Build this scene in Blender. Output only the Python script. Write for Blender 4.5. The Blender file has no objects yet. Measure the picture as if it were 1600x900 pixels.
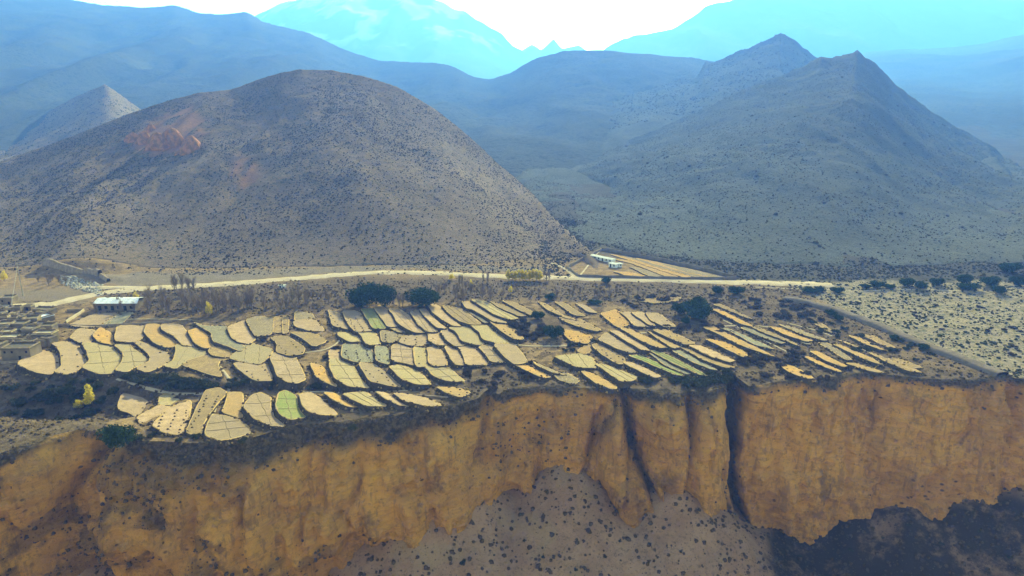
import bpy, math, random
import numpy as np
from mathutils import Vector
from mathutils.geometry import tessellate_polygon
random.seed(7)
RNG = np.random.default_rng(11)
SC = bpy.context.scene
COL = SC.collection

# ------------------------------------------------------------------ camera, sky, sun, exposure
PITCH = math.radians(15.5); FPX = 1081.0; CAMH = 110.0
cam_d = bpy.data.cameras.new("camera"); cam = bpy.data.objects.new("camera", cam_d); COL.objects.link(cam)
cam.location = (0, 0, CAMH); cam.rotation_euler = (math.radians(90) - PITCH, 0, 0)
cam_d.sensor_width = 36; cam_d.lens = 36 * FPX / 1600; cam_d.clip_start = 1; cam_d.clip_end = 40000
SC.camera = cam
SUN_EL, SUN_AZ = math.radians(24), math.radians(13)          # azimuth measured from +Y towards +X
SC.world = bpy.data.worlds.new("World"); SC.world.use_nodes = True
wn = SC.world.node_tree
sky = wn.nodes.new('ShaderNodeTexSky'); sky.sky_type = 'NISHITA'; sky.sun_disc = False
sky.sun_elevation = SUN_EL; sky.sun_rotation = SUN_AZ; sky.altitude = 3000; sky.dust_density = 9.0; sky.air_density = 0.7
bgn = wn.nodes['Background']; bgn.inputs[1].default_value = 0.14
hs = wn.nodes.new('ShaderNodeHueSaturation'); hs.inputs['Saturation'].default_value = .30     # dusty, whitish air
wn.links.new(sky.outputs[0], hs.inputs['Color']); wn.links.new(hs.outputs[0], bgn.inputs[0])
sd = bpy.data.lights.new("sun", 'SUN'); sd.energy = 5.0; sd.angle = math.radians(0.5); sd.color = (1.0, 0.86, 0.76)
sun = bpy.data.objects.new("sun", sd); COL.objects.link(sun)
sdir = Vector((math.sin(SUN_AZ) * math.cos(SUN_EL), math.cos(SUN_AZ) * math.cos(SUN_EL), math.sin(SUN_EL)))
sun.rotation_euler = sdir.to_track_quat('Z', 'Y').to_euler(); sun.location = (0, 300, 600)
SC.view_settings.view_transform = 'Standard'; SC.view_settings.look = 'None'; SC.view_settings.gamma = 1
SC.view_settings.exposure = 1.35; SC.view_settings.use_curve_mapping = False
cy = SC.cycles
cy.use_denoising = True; cy.max_bounces = 5; cy.diffuse_bounces = 3; cy.glossy_bounces = 1; cy.volume_bounces = 1
cy.transparent_max_bounces = 8; cy.use_adaptive_sampling = True; cy.adaptive_threshold = 0.02
HAZE = 3.0e-4

# ------------------------------------------------------------------ helpers: projection
FW = np.array([0, math.cos(PITCH), -math.sin(PITCH)]); UP = np.array([0, math.sin(PITCH), math.cos(PITCH)])
C0 = np.array([0, 0, CAMH])
def ray(px, py):
    return FW * FPX + np.array([1.0, 0, 0]) * (px - 800) + UP * (450 - py)
def at_z(px, py, z):
    d = ray(px, py); return C0 + d * ((z - CAMH) / d[2])
def at_y(px, py, Y):
    d = ray(px, py); return C0 + d * (Y / d[1])
def project(x, y, z):
    dx, dy, dz = x, y, z - CAMH
    f = dy * FW[1] + dz * FW[2]; u = dy * UP[1] + dz * UP[2]
    return 800 + dx / f * FPX, 450 - u / f * FPX

# ------------------------------------------------------------------ helpers: noise
def _h(ix, iy, s):
    n = (ix.astype(np.int64) * 374761393 + iy.astype(np.int64) * 668265263 + s * 974634777) & 0xffffffff
    n = ((n ^ (n >> 13)) * 1274126177) & 0xffffffff
    return ((n ^ (n >> 16)) & 0xffff) / 65535.0
def vn(x, y, s=0):
    x = np.asarray(x, float); y = np.asarray(y, float)
    ix = np.floor(x); iy = np.floor(y); fx = x - ix; fy = y - iy
    fx = fx * fx * (3 - 2 * fx); fy = fy * fy * (3 - 2 * fy)
    a = _h(ix, iy, s); b = _h(ix + 1, iy, s); c = _h(ix, iy + 1, s); d = _h(ix + 1, iy + 1, s)
    return (a + (b - a) * fx) * (1 - fy) + (c + (d - c) * fx) * fy
def fbm(x, y, o=4, s=0, g=0.5):
    t = 0; a = 1; n = 0
    for i in range(o):
        t = t + a * (vn(x * 2 ** i + 17.3 * i, y * 2 ** i - 9.1 * i, s + i) * 2 - 1); n += a; a *= g
    return t / n
def ridged(x, y, o=4, s=0):
    t = 0; a = 1; n = 0
    for i in range(o):
        t = t + a * (1 - np.abs(vn(x * 2 ** i + 5.3 * i, y * 2 ** i + 3.1 * i, s + i) * 2 - 1)); n += a; a *= .5
    return t / n
def sstep(a, b, x):
    t = np.clip((x - a) / (b - a), 0, 1); return t * t * (3 - 2 * t)

# ------------------------------------------------------------------ helpers: meshes and objects
def mesh_np(name, V, F, smooth=False):
    V = np.asarray(V, np.float32); F = np.asarray(F, np.int32)
    m = bpy.data.meshes.new(name); n, k = F.shape
    m.vertices.add(len(V)); m.vertices.foreach_set('co', V.ravel())
    m.loops.add(n * k); m.loops.foreach_set('vertex_index', F.ravel())
    m.polygons.add(n); m.polygons.foreach_set('loop_start', np.arange(0, n * k, k, dtype=np.int32))
    try: m.polygons.foreach_set('loop_total', np.full(n, k, np.int32))
    except Exception: pass
    m.update(calc_edges=True)
    if smooth: m.polygons.foreach_set('use_smooth', np.ones(n, bool))
    return m
def attr(m, name, vals):
    a = m.attributes.new(name, 'FLOAT', 'POINT'); a.data.foreach_set('value', np.asarray(vals, np.float32).ravel())
def grid_faces(nr, nc):
    i = np.arange(nr * nc).reshape(nr, nc)
    return np.stack([i[:-1, :-1], i[:-1, 1:], i[1:, 1:], i[1:, :-1]], -1).reshape(-1, 4)
def link(name, m, mat=None, parent=None, loc=None):
    o = bpy.data.objects.new(name, m); COL.objects.link(o)
    if mat and m is not None: m.materials.append(mat)
    if parent: o.parent = parent
    if loc is not None: o.location = loc
    return o
def tag(o, label=None, cat=None, group=None, kind=None):
    if label: o['label'] = label
    if cat: o['category'] = cat
    if group: o['group'] = group
    if kind: o['kind'] = kind
    elif label and cat: o['kind'] = 'thing'
    return o
def empty(name, loc, rz=0):
    o = bpy.data.objects.new(name, None); COL.objects.link(o); o.location = loc; o.rotation_euler = (0, 0, rz); return o
class MB:
    """collects shapes, links them as one mesh"""
    def __init__(s): s.v = []; s.f = []
    def add(s, vs, fs):
        b = len(s.v); s.v += [tuple(v) for v in vs]; s.f += [tuple(i + b for i in f) for f in fs]
    def box(s, x0, x1, y0, y1, z0, z1, j=0.0):
        r = lambda: random.uniform(-j, j) if j else 0
        vs = [(x + r(), y + r(), z + r()) for z in (z0, z1) for (x, y) in ((x0, y0), (x1, y0), (x1, y1), (x0, y1))]
        s.add(vs, [(3, 2, 1, 0), (4, 5, 6, 7), (0, 1, 5, 4), (1, 2, 6, 5), (2, 3, 7, 6), (3, 0, 4, 7)])
    def tube(s, p0, p1, r0, r1, n=5):
        p0 = Vector(p0); p1 = Vector(p1); d = (p1 - p0)
        if d.length < 1e-6: return
        q = d.to_track_quat('Z', 'Y'); vs = []
        for p, r in ((p0, r0), (p1, r1)):
            for k in range(n):
                a = 2 * math.pi * k / n; vs.append(p + q @ Vector((r * math.cos(a), r * math.sin(a), 0)))
        s.add(vs, [(k, (k + 1) % n, n + (k + 1) % n, n + k) for k in range(n)] + [tuple(range(n, 2 * n))])
    def mesh(s, name):
        m = bpy.data.meshes.new(name); m.from_pydata(s.v, [], s.f); m.update(); return m
    def build(s, name, mat, parent=None, loc=None, smooth=False):
        m = s.mesh(name)
        if smooth: m.polygons.foreach_set('use_smooth', np.ones(len(m.polygons), bool))
        return link(name, m, mat, parent, loc)
def copy_tree(o, parent=None):
    c = o.copy(); COL.objects.link(c)
    if parent: c.parent = parent
    for ch in list(o.children): copy_tree(ch, c)
    return c
ORD = "zeroth first second third fourth fifth sixth seventh eighth ninth tenth eleventh twelfth thirteenth fourteenth fifteenth sixteenth seventeenth eighteenth nineteenth".split()
TENS = {2: ("twentieth", "twenty"), 3: ("thirtieth", "thirty"), 4: ("fortieth", "forty"), 5: ("fiftieth", "fifty"), 6: ("sixtieth", "sixty"), 7: ("seventieth", "seventy"), 8: ("eightieth", "eighty")}
def ordinal(n):
    if n < 20: return ORD[n]
    t, u = divmod(n, 10); return TENS[t][0] if u == 0 else TENS[t][1] + "-" + ORD[u]

# ------------------------------------------------------------------ materials
class NT:
    def __init__(s, name):
        s.m = bpy.data.materials.new(name); s.m.use_nodes = True; s.t = s.m.node_tree; s.n = s.t.nodes
        s.b = s.n['Principled BSDF']; s.b.inputs['Roughness'].default_value = .95
        s.b.inputs['Specular IOR Level'].default_value = 0
        s.tc = s.n.new('ShaderNodeTexCoord'); s.obj = s.tc.outputs['Object']
    def l(s, a, b): s.t.links.new(a, b)
    def vec(s, sx, sy, sz):
        m = s.n.new('ShaderNodeMapping'); m.inputs['Scale'].default_value = (sx, sy, sz); s.l(s.obj, m.inputs[0]); return m.outputs[0]
    def noise(s, scale, detail=5, rough=.55, v=None, dist=0):
        t = s.n.new('ShaderNodeTexNoise'); t.inputs['Scale'].default_value = scale; t.inputs['Detail'].default_value = detail
        t.inputs['Roughness'].default_value = rough; t.inputs['Distortion'].default_value = dist; s.l(v or s.obj, t.inputs['Vector']); return t.outputs['Fac']
    def vor(s, scale, v=None, rnd=1.0):
        t = s.n.new('ShaderNodeTexVoronoi'); t.inputs['Scale'].default_value = scale; t.inputs['Randomness'].default_value = rnd; s.l(v or s.obj, t.inputs['Vector']); return t
    def ramp(s, fac, a, b, lo=0.0, hi=1.0):
        r = s.n.new('ShaderNodeMapRange'); r.inputs['From Min'].default_value = a; r.inputs['From Max'].default_value = b
        r.inputs['To Min'].default_value = lo; r.inputs['To Max'].default_value = hi; r.interpolation_type = 'SMOOTHSTEP'; s.l(fac, r.inputs['Value']); return r.outputs[0]
    def mix(s, fac, a, b):
        m = s.n.new('ShaderNodeMix'); m.data_type = 'RGBA'
        if isinstance(fac, (int, float)): m.inputs[0].default_value = fac
        else: s.l(fac, m.inputs[0])
        for k, c in ((6, a), (7, b)):
            if isinstance(c, tuple): m.inputs[k].default_value = (*c, 1)
            else: s.l(c, m.inputs[k])
        return m.outputs[2]
    def math(s, op, a, b=0.0):
        m = s.n.new('ShaderNodeMath'); m.operation = op
        for k, c in ((0, a), (1, b)):
            if isinstance(c, (int, float)): m.inputs[k].default_value = c
            else: s.l(c, m.inputs[k])
        return m.outputs[0]
    def at(s, name):
        a = s.n.new('ShaderNodeAttribute'); a.attribute_name = name; return a.outputs['Fac']
    def rnd(s):
        a = s.n.new('ShaderNodeObjectInfo'); return a.outputs['Random']
    def fin(s, col, bump=None, dist=.3, strength=.6, rough=None):
        if isinstance(col, tuple): s.b.inputs['Base Color'].default_value = (*col, 1)
        else: s.l(col, s.b.inputs['Base Color'])
        if bump is not None:
            b = s.n.new('ShaderNodeBump'); b.inputs['Distance'].default_value = dist; b.inputs['Strength'].default_value = strength
            s.l(bump, b.inputs['Height']); s.l(b.outputs[0], s.b.inputs['Normal'])
        if rough is not None: s.b.inputs['Roughness'].default_value = rough
        return s.m
def simple(name, c1, c2, scale, bscale=None, dist=.1, rough=.95, obj_var=None):
    t = NT(name); col = t.mix(t.ramp(t.noise(scale), .35, .65), c1, c2)
    if obj_var: col = t.mix(t.math('MULTIPLY', t.rnd(), obj_var[1]), col, obj_var[0])
    return t.fin(col, t.noise(bscale or scale * 3), dist, .6, rough)

def m_hill(name, c1, c2, dot, rust=(.34, .16, .085), dots=True, sc=1.0, snow=False):
    t = NT(name)
    col = t.mix(t.ramp(t.noise(.012 * sc, 6), .35, .65), c1, c2)
    col = t.mix(t.ramp(t.noise(.09 * sc, 5), .3, .75, 0, .45), col, tuple(x * .62 for x in c1))
    if dots:
        v = t.vor(.32 * sc); d = t.ramp(v.outputs['Distance'], .22, .42, .9, 0)
        d = t.math('MULTIPLY', d, t.ramp(t.noise(.03 * sc, 4), .38, .58))
        col = t.mix(d, col, dot)
        v2 = t.vor(.75 * sc); d2 = t.ramp(v2.outputs['Distance'], .2, .5, .55, 0)
        col = t.mix(d2, col, dot)
    col = t.mix(t.at('rust'), col, rust)
    if snow: col = t.mix(t.at('snow'), col, (.85, .88, .92))
    return t.fin(col, t.noise(.25 * sc, 8, .65), 1.2 / sc, .8)

def m_ground():
    t = NT('dry_ground')
    n1 = t.noise(.035, 6, .6); n2 = t.noise(.22, 6, .65); n3 = t.noise(1.4, 4, .6)
    base = t.mix(t.ramp(n2, .35, .62), (.36, .235, .12), (.23, .15, .08))
    base = t.mix(t.ramp(t.noise(.09, 7, .7), .54, .64, 0, .55), base, (.40, .26, .12))
    scr = t.mix(t.ramp(n2, .38, .6), (.10, .068, .045), (.18, .125, .08))
    scr = t.mix(t.ramp(n3, .5, .7, 0, .6), scr, (.30, .24, .16))
    col = t.mix(t.at('scrub'), base, scr)
    pale = t.mix(t.ramp(n2, .35, .65), (.37, .285, .19), (.25, .195, .13))
    v = t.vor(.45); pale = t.mix(t.ramp(v.outputs['Distance'], .25, .5, .75, 0), pale, (.11, .12, .07))
    col = t.mix(t.at('pale'), col, pale)
    col = t.mix(t.at('bare'), col, t.mix(t.ramp(n2, .3, .7), (.20, .155, .115), (.26, .20, .15)))
    col = t.mix(t.at('far'), col, t.mix(t.ramp(t.noise(.03, 7, .7), .35, .65), (.105, .092, .075), (.078, .068, .056))); n4 = t.noise(.16, 7, .7, None, .6); col = t.mix(t.math('MULTIPLY', t.at('field'), t.ramp(n4, .46, .58)), col, (.115, .078, .048)); col = t.mix(t.ramp(n3, .35, .75, 0, .45), col, (.08, .06, .04))
    return t.fin(col, t.noise(.9, 8, .7), .9, .9)
def m_cliff():
    t = NT('cliff_earth')
    strat = t.noise(1, 7, .68, t.vec(.09, .09, .8)); n = t.noise(.045, 7, .62); nf = t.noise(.5, 8, .7)
    vert = t.noise(1, 6, .6, t.vec(.45, .45, .03))
    col = t.mix(t.ramp(n, .35, .65), (.80, .43, .085), (.60, .31, .075))
    col = t.mix(t.ramp(strat, .46, .66, 0, .35), col, (.34, .18, .07))
    col = t.mix(t.ramp(vert, .52, .66, 0, .5), col, (.27, .155, .065))
    col = t.mix(t.ramp(nf, .54, .64, 0, .55), col, (.26, .145, .06)); col = t.mix(t.ramp(t.noise(1, 8, .7, t.vec(.13, .13, .06)), .55, .66, 0, .5), col, (.17, .11, .06)); col = t.mix(t.ramp(t.noise(.3, 6, .7, None, 1.0), .60, .70, 0, .5), col, (.72, .46, .16))
    pit = t.vor(.22, t.vec(1, 1, 1.8)); col = t.mix(t.math('MULTIPLY', t.ramp(pit.outputs['Distance'], .1, .25, .85, 0), t.ramp(n, .5, .6)), col, (.06, .045, .03))
    nn = t.ramp(t.noise(.09, 7, .7), .47, .60)
    col = t.mix(t.math('MULTIPLY', t.math('MAXIMUM', t.at('scrub'), t.ramp(t.noise(.028, 5), .58, .70, 0, .55)), t.math('MAXIMUM', nn, t.at('scrub'))), col, t.mix(t.ramp(nf, .4, .6), (.065, .05, .035), (.17, .12, .075)))
    h = t.math('ADD', t.math('MULTIPLY', strat, .7), t.math('ADD', nf, t.math('MULTIPLY', n, 2.0)))
    return t.fin(col, h, 3.0, 1.0)
def m_field(name, c1, c2, furrow=.5):
    t = NT(name)
    n = t.noise(.25, 6, .6); f = t.noise(2.2, 3, .6, t.vec(1, .18, 1)); sp = t.noise(1.2, 7, .75)
    col = t.mix(t.ramp(n, .35, .65), c1, c2)
    col = t.mix(t.math('MULTIPLY', t.ramp(f, .4, .65), furrow), col, tuple(x * .62 for x in c1))
    col = t.mix(t.ramp(t.noise(.55, 6, .7, None, .8), .52, .66, 0, .45), col, tuple(x * .62 for x in c2)); col = t.mix(t.ramp(sp, .5, .66, 0, .7), col, tuple(x * .45 for x in c2))
    col = t.mix(t.math('MULTIPLY', t.rnd(), .55), col, (c2[0] * .62, c2[0] * .47, c2[0] * .30))
    return t.fin(col, t.noise(1.5, 6, .7), .25, .8)
MF = {
 't': m_field('pale_soil', (.50, .335, .20), (.39, .26, .155), .3),
 'p': m_field('pinkish_soil', (.43, .30, .19), (.34, .24, .15), .3),
 'g': m_field('green_tinged_soil', (.38, .295, .145), (.45, .33, .175), .45),
 'G': m_field('young_green_crop', (.22, .28, .07), (.32, .31, .12), .5),
 'o': m_field('orange_stubble', (.56, .31, .10), (.42, .26, .11), .7),
 'y': m_field('yellow_dry_grass', (.42, .28, .135), (.32, .21, .11), .8),
 'r': m_field('rough_brown_fallow', (.27, .20, .125), (.36, .27, .17), .8),
 's': m_field('grey_green_fallow', (.25, .22, .16), (.33, .29, .19), .8),
}
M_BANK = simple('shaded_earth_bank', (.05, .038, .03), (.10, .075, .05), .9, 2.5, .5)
M_RIM = simple('orange_grass_rim', (.56, .34, .13), (.42, .30, .15), .5, 3, .2)
M_RIDGE = simple('dark_soil_ridge', (.20, .145, .09), (.28, .21, .13), 1.5)
M_HEAP = simple('manure', (.07, .05, .035), (.11, .08, .05), 3)
M_ROAD = simple('dirt_road', (.42, .32, .205), (.50, .39, .26), .15, .6, .15)
M_PATH = simple('pale_trail', (.50, .39, .25), (.42, .32, .20), .3, 1.5, .15)
M_WALL = simple('mud_wall', (.24, .175, .12), (.34, .25, .165), .5, 1.5, .3)
M_HOUSE = simple('mud_plaster', (.20, .145, .095), (.30, .22, .145), .35, 2, .12, obj_var=((.16, .13, .10), .6))
M_ROOF = simple('flat_clay_roof', (.58, .47, .28), (.36, .29, .18), .4, 2, .1, obj_var=((.12, .10, .075), .95))
M_WHITE = simple('whitewash', (.80, .79, .75), (.68, .66, .60), .3, 1.5, .05)
M_TIN = simple('white_sheet_roof', (.84, .83, .79), (.60, .60, .57), .6, .8, .03, rough=.45); M_TIN.node_tree.nodes['Principled BSDF'].inputs['Specular IOR Level'].default_value = .6
M_DARK = simple('dark_opening', (.02, .018, .016), (.03, .025, .02), 1)
M_WOOD = simple('stacked_firewood', (.12, .085, .055), (.22, .16, .10), 3, 8, .15)
M_TRUNK = simple('grey_bark', (.16, .125, .10), (.24, .19, .15), 2)
M_TWIG = simple('bare_twigs', (.20, .145, .10), (.30, .22, .15), 1.2)
M_STONE = simple('pale_stone', (.42, .38, .30), (.25, .22, .18), 1, 3, .1)
def m_leaf(name, c1, c2, tr=.25):
    t = NT(name); col = t.mix(t.ramp(t.noise(.7, 3), .38, .62), c1, c2)
    col = t.mix(t.math('MULTIPLY', t.rnd(), .35), col, tuple(x * .7 for x in c1))
    t.fin(col); 
    tl = t.n.new('ShaderNodeBsdfTranslucent'); t.l(col, tl.inputs[0]); ms = t.n.new('ShaderNodeMixShader'); ms.inputs[0].default_value = tr
    t.l(t.b.outputs[0], ms.inputs[1]); t.l(tl.outputs[0], ms.inputs[2]); t.l(ms.outputs[0], t.n['Material Output'].inputs['Surface'])
    return t.m
M_JUN = m_leaf('juniper_green', (.025, .045, .02), (.05, .075, .03), .1)
M_YEL = m_leaf('autumn_yellow', (.62, .50, .05), (.75, .58, .08), .45)
M_BUSH = m_leaf('dry_bush', (.06, .045, .036), (.12, .088, .066), .15)
M_BUSHG = m_leaf('dusty_green_bush', (.05, .055, .03), (.10, .09, .055), .15)
M_SCRUB = m_leaf('hill_scrub', (.06, .05, .036), (.10, .08, .058), .1)
M_DRY = m_leaf('dry_plateau_scrub', (.08, .056, .038), (.155, .11, .07), .15)

# ------------------------------------------------------------------ terrain functions
def gz(x, y):
    x = np.asarray(x, float); y = np.asarray(y, float)
    z = .45 * fbm(x / 28, y / 28, 3, 3) + .12 * fbm(x / 3.5, y / 3.5, 2, 5)
    lx = np.where(x < -170, 0, (x + 170) / 40)
    z = z - 8 * np.exp(-lx ** 2 - ((y - 240 + .02 * (x + 170)) / 13) ** 2) * (1 + .3 * fbm(x / 12, y / 12, 3, 8))
    z = z - 2.2 * np.exp(-((x + 110) / 60) ** 2 - ((y - 250) / 6) ** 2)
    z = z + sstep(1150, 3000, y) * 105 + sstep(2500, 9000, y) * 160 + sstep(800, 1500, y) * 22 * (ridged(x / 260, y / 420, 4, 15) - .5)
    z = z + sstep(150, 230, x) * sstep(280, 340, y) * 3.0 * fbm(x / 40, y / 40, 4, 21)
    # knoll behind the village and spoil beside the road
    z = z + 7 * np.exp(-((x + 285) / 30) ** 2 - ((y - 445) / 12) ** 2) + 3 * np.exp(-((x + 262) / 18) ** 2 - ((y - 418) / 7) ** 2)
    return z
def ground(px, py, dz=0.0):
    z = 0.0
    for _ in range(12):
        p = at_z(px, py, z + dz); z = .5 * z + .5 * float(gz(p[0], p[1]))
    p = at_z(px, py, z + dz); return Vector((p[0], p[1], float(gz(p[0], p[1])) + dz))

RIM = [(-420,800),(-200,760),(-60,735),(0,708),(40,692),(85,679),(130,669),(155,676),(178,690),(200,688),(260,690),(330,694),(385,688),(425,674),(470,662),(530,657),(600,648),(660,642),(700,636),(738,624),(756,618),(775,618),(800,606),(840,602),(880,601),(920,606),(960,610),(1000,606),(1050,613),(1090,612),(1120,608),(1145,603),(1175,603),(1200,598),(1250,592),(1300,588),(1350,583),(1400,586),(1450,591),(1500,592),(1600,592),(1700,594),(1900,600),(2200,600)]
rp = [at_z(a, b, 0) for a, b in RIM]
RX = np.array([p[0] for p in rp]); RY = np.array([p[1] for p in rp])
RX = np.concatenate([[-1500], RX, [1500]]); RY = np.concatenate([[RY[0] - 40], RY, [RY[-1] + 20]])
def rim0(x): return np.interp(x, RX, RY)
def cliffpx(px, py, off=3.0):
    X = 0.0
    for _ in range(12):
        p = at_y(px, py, float(rim0(X)) - off); X = p[0]
    return p[0], p[2]
# clefts: (px path, half width m, depth m)
CLEFTS = [
 ([(1153,585),(1157,640),(1147,690),(1147,740),(1158,800),(1170,850),(1200,905)], 3.0, 20, .45),
 ([(974,600),(980,640),(987,680),(995,715),(1010,750),(1040,800)], 2.2, 9, .6),
 ([(768,600),(760,650),(748,690),(738,728)], 2.8, 8, .0),
 ([(1078,640),(1076,690),(1068,740),(1062,775)], 1.8, 6, .2),
 ([(932,660),(920,700),(902,735)], 1.4, 4, .2),
 ([(1370,585),(1366,640),(1352,720),(1340,795)], .9, 2.0, .4),
 ([(1540,590),(1533,660),(1526,760)], 1.0, 1.6, .3),
 ([(1255,600),(1262,680),(1258,780)], .8, 1.2, .4),
 ([(1585,600),(1580,700),(1590,780)], 1.6, 2.5, .4),
 ([(172,690),(150,720),(122,755),(100,790)], 5.0, 8, .2),
 ([(552,690),(560,760),(552,810)], .9, 1.6, .3),
 ([(384,735),(392,790),(402,840),(440,870)], 2.0, 3.5, .4),
 ([(812,630),(800,680),(790,700)], 1.5, 3, .2),
 ([(1000,780),(1015,830),(1035,870)], 1.2, 3, .5),
 ([(1045,620),(1038,665)], 2, 5, 0), ([(988,700),(972,730),(955,775)], 1.3, 6, .5), ([(1010,745),(1036,790),(1062,845)], 1.6, 6, .6), ([(1122,740),(1150,830),(1190,905)], 1.3, 4, .6), ([(962,636),(934,680),(905,738)], 1.3, 6, .5), ([(1100,620),(1108,670),(1098,720)], .9, 3, .3), ([(700,640),(706,700)], 1.2, 3, .2), ([(640,650),(632,700)], 1.0, 2, .2),
]
CL = []
for pth, w, dep, keep in CLEFTS:
    q = [cliffpx(a, b) for a, b in pth]; q.sort(key=lambda p: -p[1])
    CL.append((np.array([p[1] for p in q][::-1]), np.array([p[0] for p in q][::-1]), w, dep, keep))
def cleft_in(x, z):
    t = 0
    for zs, xs, w, dep, keep in CL:
        xc = np.interp(z, zs, xs) + .35 * w * fbm(z / 5 + xs[0], z * 0 + xs[0], 2, 4)
        f = (z - zs[0]) / (zs[-1] - zs[0]); win = np.where(f < 0, sstep(-.35, 0, f), 1) * np.where(zs[-1] < -4, sstep(1.25, 1.0, f), 1)
        ww = w * (keep + (1 - keep) * np.clip(f, .25, 1.1))
        r = np.abs(x - xc) / ww
        t = t + dep * win * np.clip(1 - r ** 1.3 / 1.8, 0, 1) * (keep + (1 - keep) * np.clip(f, .3, 1))
    return t
BULGE = [(957,700,27,66,8),(988,770,44,46,9),(1042,690,38,88,6),(505,812,48,42,5),(420,800,26,80,3),(1112,740,34,130,4),(600,740,150,90,3),
         (850,690,80,100,3),(60,740,60,80,5),(215,820,70,46,4),(1290,720,110,150,2.5),(1500,700,120,120,2),(120,870,90,60,4),(330,840,60,60,3),(770,770,110,50,3),(700,690,30,60,3),(1010,640,14,34,3),(1195,640,20,50,3),
         (1300,885,60,45,6),(1010,905,70,26,7)]
def cliff_out(x, z, px, py):
    d = np.maximum(-z, 0)
    o = .07 * d + 4.2 * fbm(x / 19, z / 26, 4, 31) * sstep(0, 12, d) + (-9.0 * (ridged(x / 15 + .5 * fbm(z / 26, x / 40, 3, 13), z / 75, 2, 37) - .55) - 3.6 * (ridged(x / 5.5 + .4 * fbm(z / 12, x / 20, 2, 14), z / 30, 3, 38) - .55)) * sstep(0, 6, d) - 2.2 * sstep(.80, .93, ridged(x / 16 + .4 * fbm(z / 18, x / 30, 2, 3), z / 90, 1, 39)) * sstep(2, 9, d) + 1.6 * sstep(.48, .52, vn(x / 13 + fbm(x / 4, z / 4, 2, 46), z / 11, 45)) * sstep(4, 8, d) + 1.1 * sstep(.5, .54, vn(x / 6, z / 5 + fbm(x / 3, z / 3, 2, 48), 47)) * sstep(4, 8, d)
    o = o + .28 * fbm(x / 14, z / 1.7, 3, 41) * sstep(0, 3, d) + 1.3 * fbm(x / 3.2, z / 2.4, 4, 43) * sstep(0, 2, d)
    # scrub covered shoulder below the rim, widest on the left half
    wid = 7 * sstep(185, 260, px) * sstep(790, 700, px) + 1.6
    wid = wid + 3.5 * sstep(850, 900, px) * sstep(1145, 1100, px)
    o = o + wid * (1 - np.exp(-d / (wid * .9))) 
    for cx, cyy, rx, ry, h in BULGE:
        r2 = ((px - cx + 6 * fbm(py / 30, px / 30, 2, 5)) / rx) ** 2 + ((py - cyy) / ry) ** 2
        o = o + h * np.sqrt(np.clip(1 - r2, 0, 1)) * 1.35
    led = np.interp(px, [0, 60, 85, 110, 140, 170, 215, 300], [818, 822, 806, 800, 818, 838, 846, 852])
    o = o + 3.2 * sstep(3, -3, py - led) * sstep(330, 210, px) * sstep(5, 20, d) - 1.5 * sstep(3,-3, py-led)*0
    return o
FOOT = [(-400,1100),(-50,1000),(300,960),(440,930),(500,900),(560,866),(640,826),(740,802),(800,792),(850,767),(888,740),(910,757),(940,778),(970,812),(1000,822),(1030,800),(1050,776),(1080,806),(1110,850),(1150,885),(1180,862),(1240,845),(1310,832),(1350,806),(1420,797),(1500,795),(1560,796),(1600,780),(1700,800),(2100,820)]
fq = [cliffpx(a, b - 14 * (600 < a < 1180) - 6, 10.0) for a, b in FOOT]
FX = np.array([p[0] for p in fq]); FZ = np.array([p[1] for p in fq])
def ground_bottom(x, y):
    x = np.asarray(x, float); y = np.asarray(y, float)
    xs = np.linspace(-330, 330, 221); zs = np.interp(xs, FX, FZ); ys = rim0(xs) - 6
    z = np.full(x.shape, -150.0)
    for a, b, c in zip(xs, zs, ys):
        dx = (x - a) + 3 * fbm(x / 18, y / 18, 2, 61) * 0
        z = np.maximum(z, b - .66 * np.sqrt(dx * dx + np.minimum(y - c, 0) ** 2) - .0 * dx)
    z = np.maximum(z, -150 + 150 * sstep(75, -95, y) + 40 * sstep(-150, -900, y))  # unseen opposite wall, added behind the camera for its warm bounce
    z = z + 3.2 * fbm(x / 16, y / 26, 4, 51) + .5 * fbm(x / 3, y / 4, 3, 53) - 3.6 * (ridged(x / 13 + y / 90, y / 60, 4, 55) - .5)
    return z

# ------------------------------------------------------------------ plateau ground
xa = np.arange(-330, 330.01, .85); ext = [340, 355, 375, 400, 430, 470, 530, 620, 750, 950, 1200, 1490]
XC = np.concatenate([-np.array(ext[::-1], float), xa, np.array(ext, float)])
nX = len(XC)
rim_here = rim0(XC) + cleft_in(XC, XC * 0) + .9 * fbm(XC / 5, XC * 0 + 3, 3, 9) * (np.abs(XC) < 340)
NT1 = 210
t = np.linspace(0, 1, NT1) ** 1.15
far = [480, 505, 540, 590, 650, 730, 830, 960, 1120, 1320, 1560, 1850, 2200, 2600, 3100, 3700, 4400, 5200, 6500, 8000, 9500, 11500]
Yg = np.vstack([rim_here[None] + t[:, None] * (460 - rim_here[None])] + [np.full((1, nX), f) for f in far])
Xg = np.repeat(XC[None], Yg.shape[0], 0)
spread = sstep(460, 5000, Yg); Xg = Xg * (1 + 6 * spread)
Zg = gz(Xg, Yg)
pxg, pyg = project(Xg, Yg, Zg)
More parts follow.
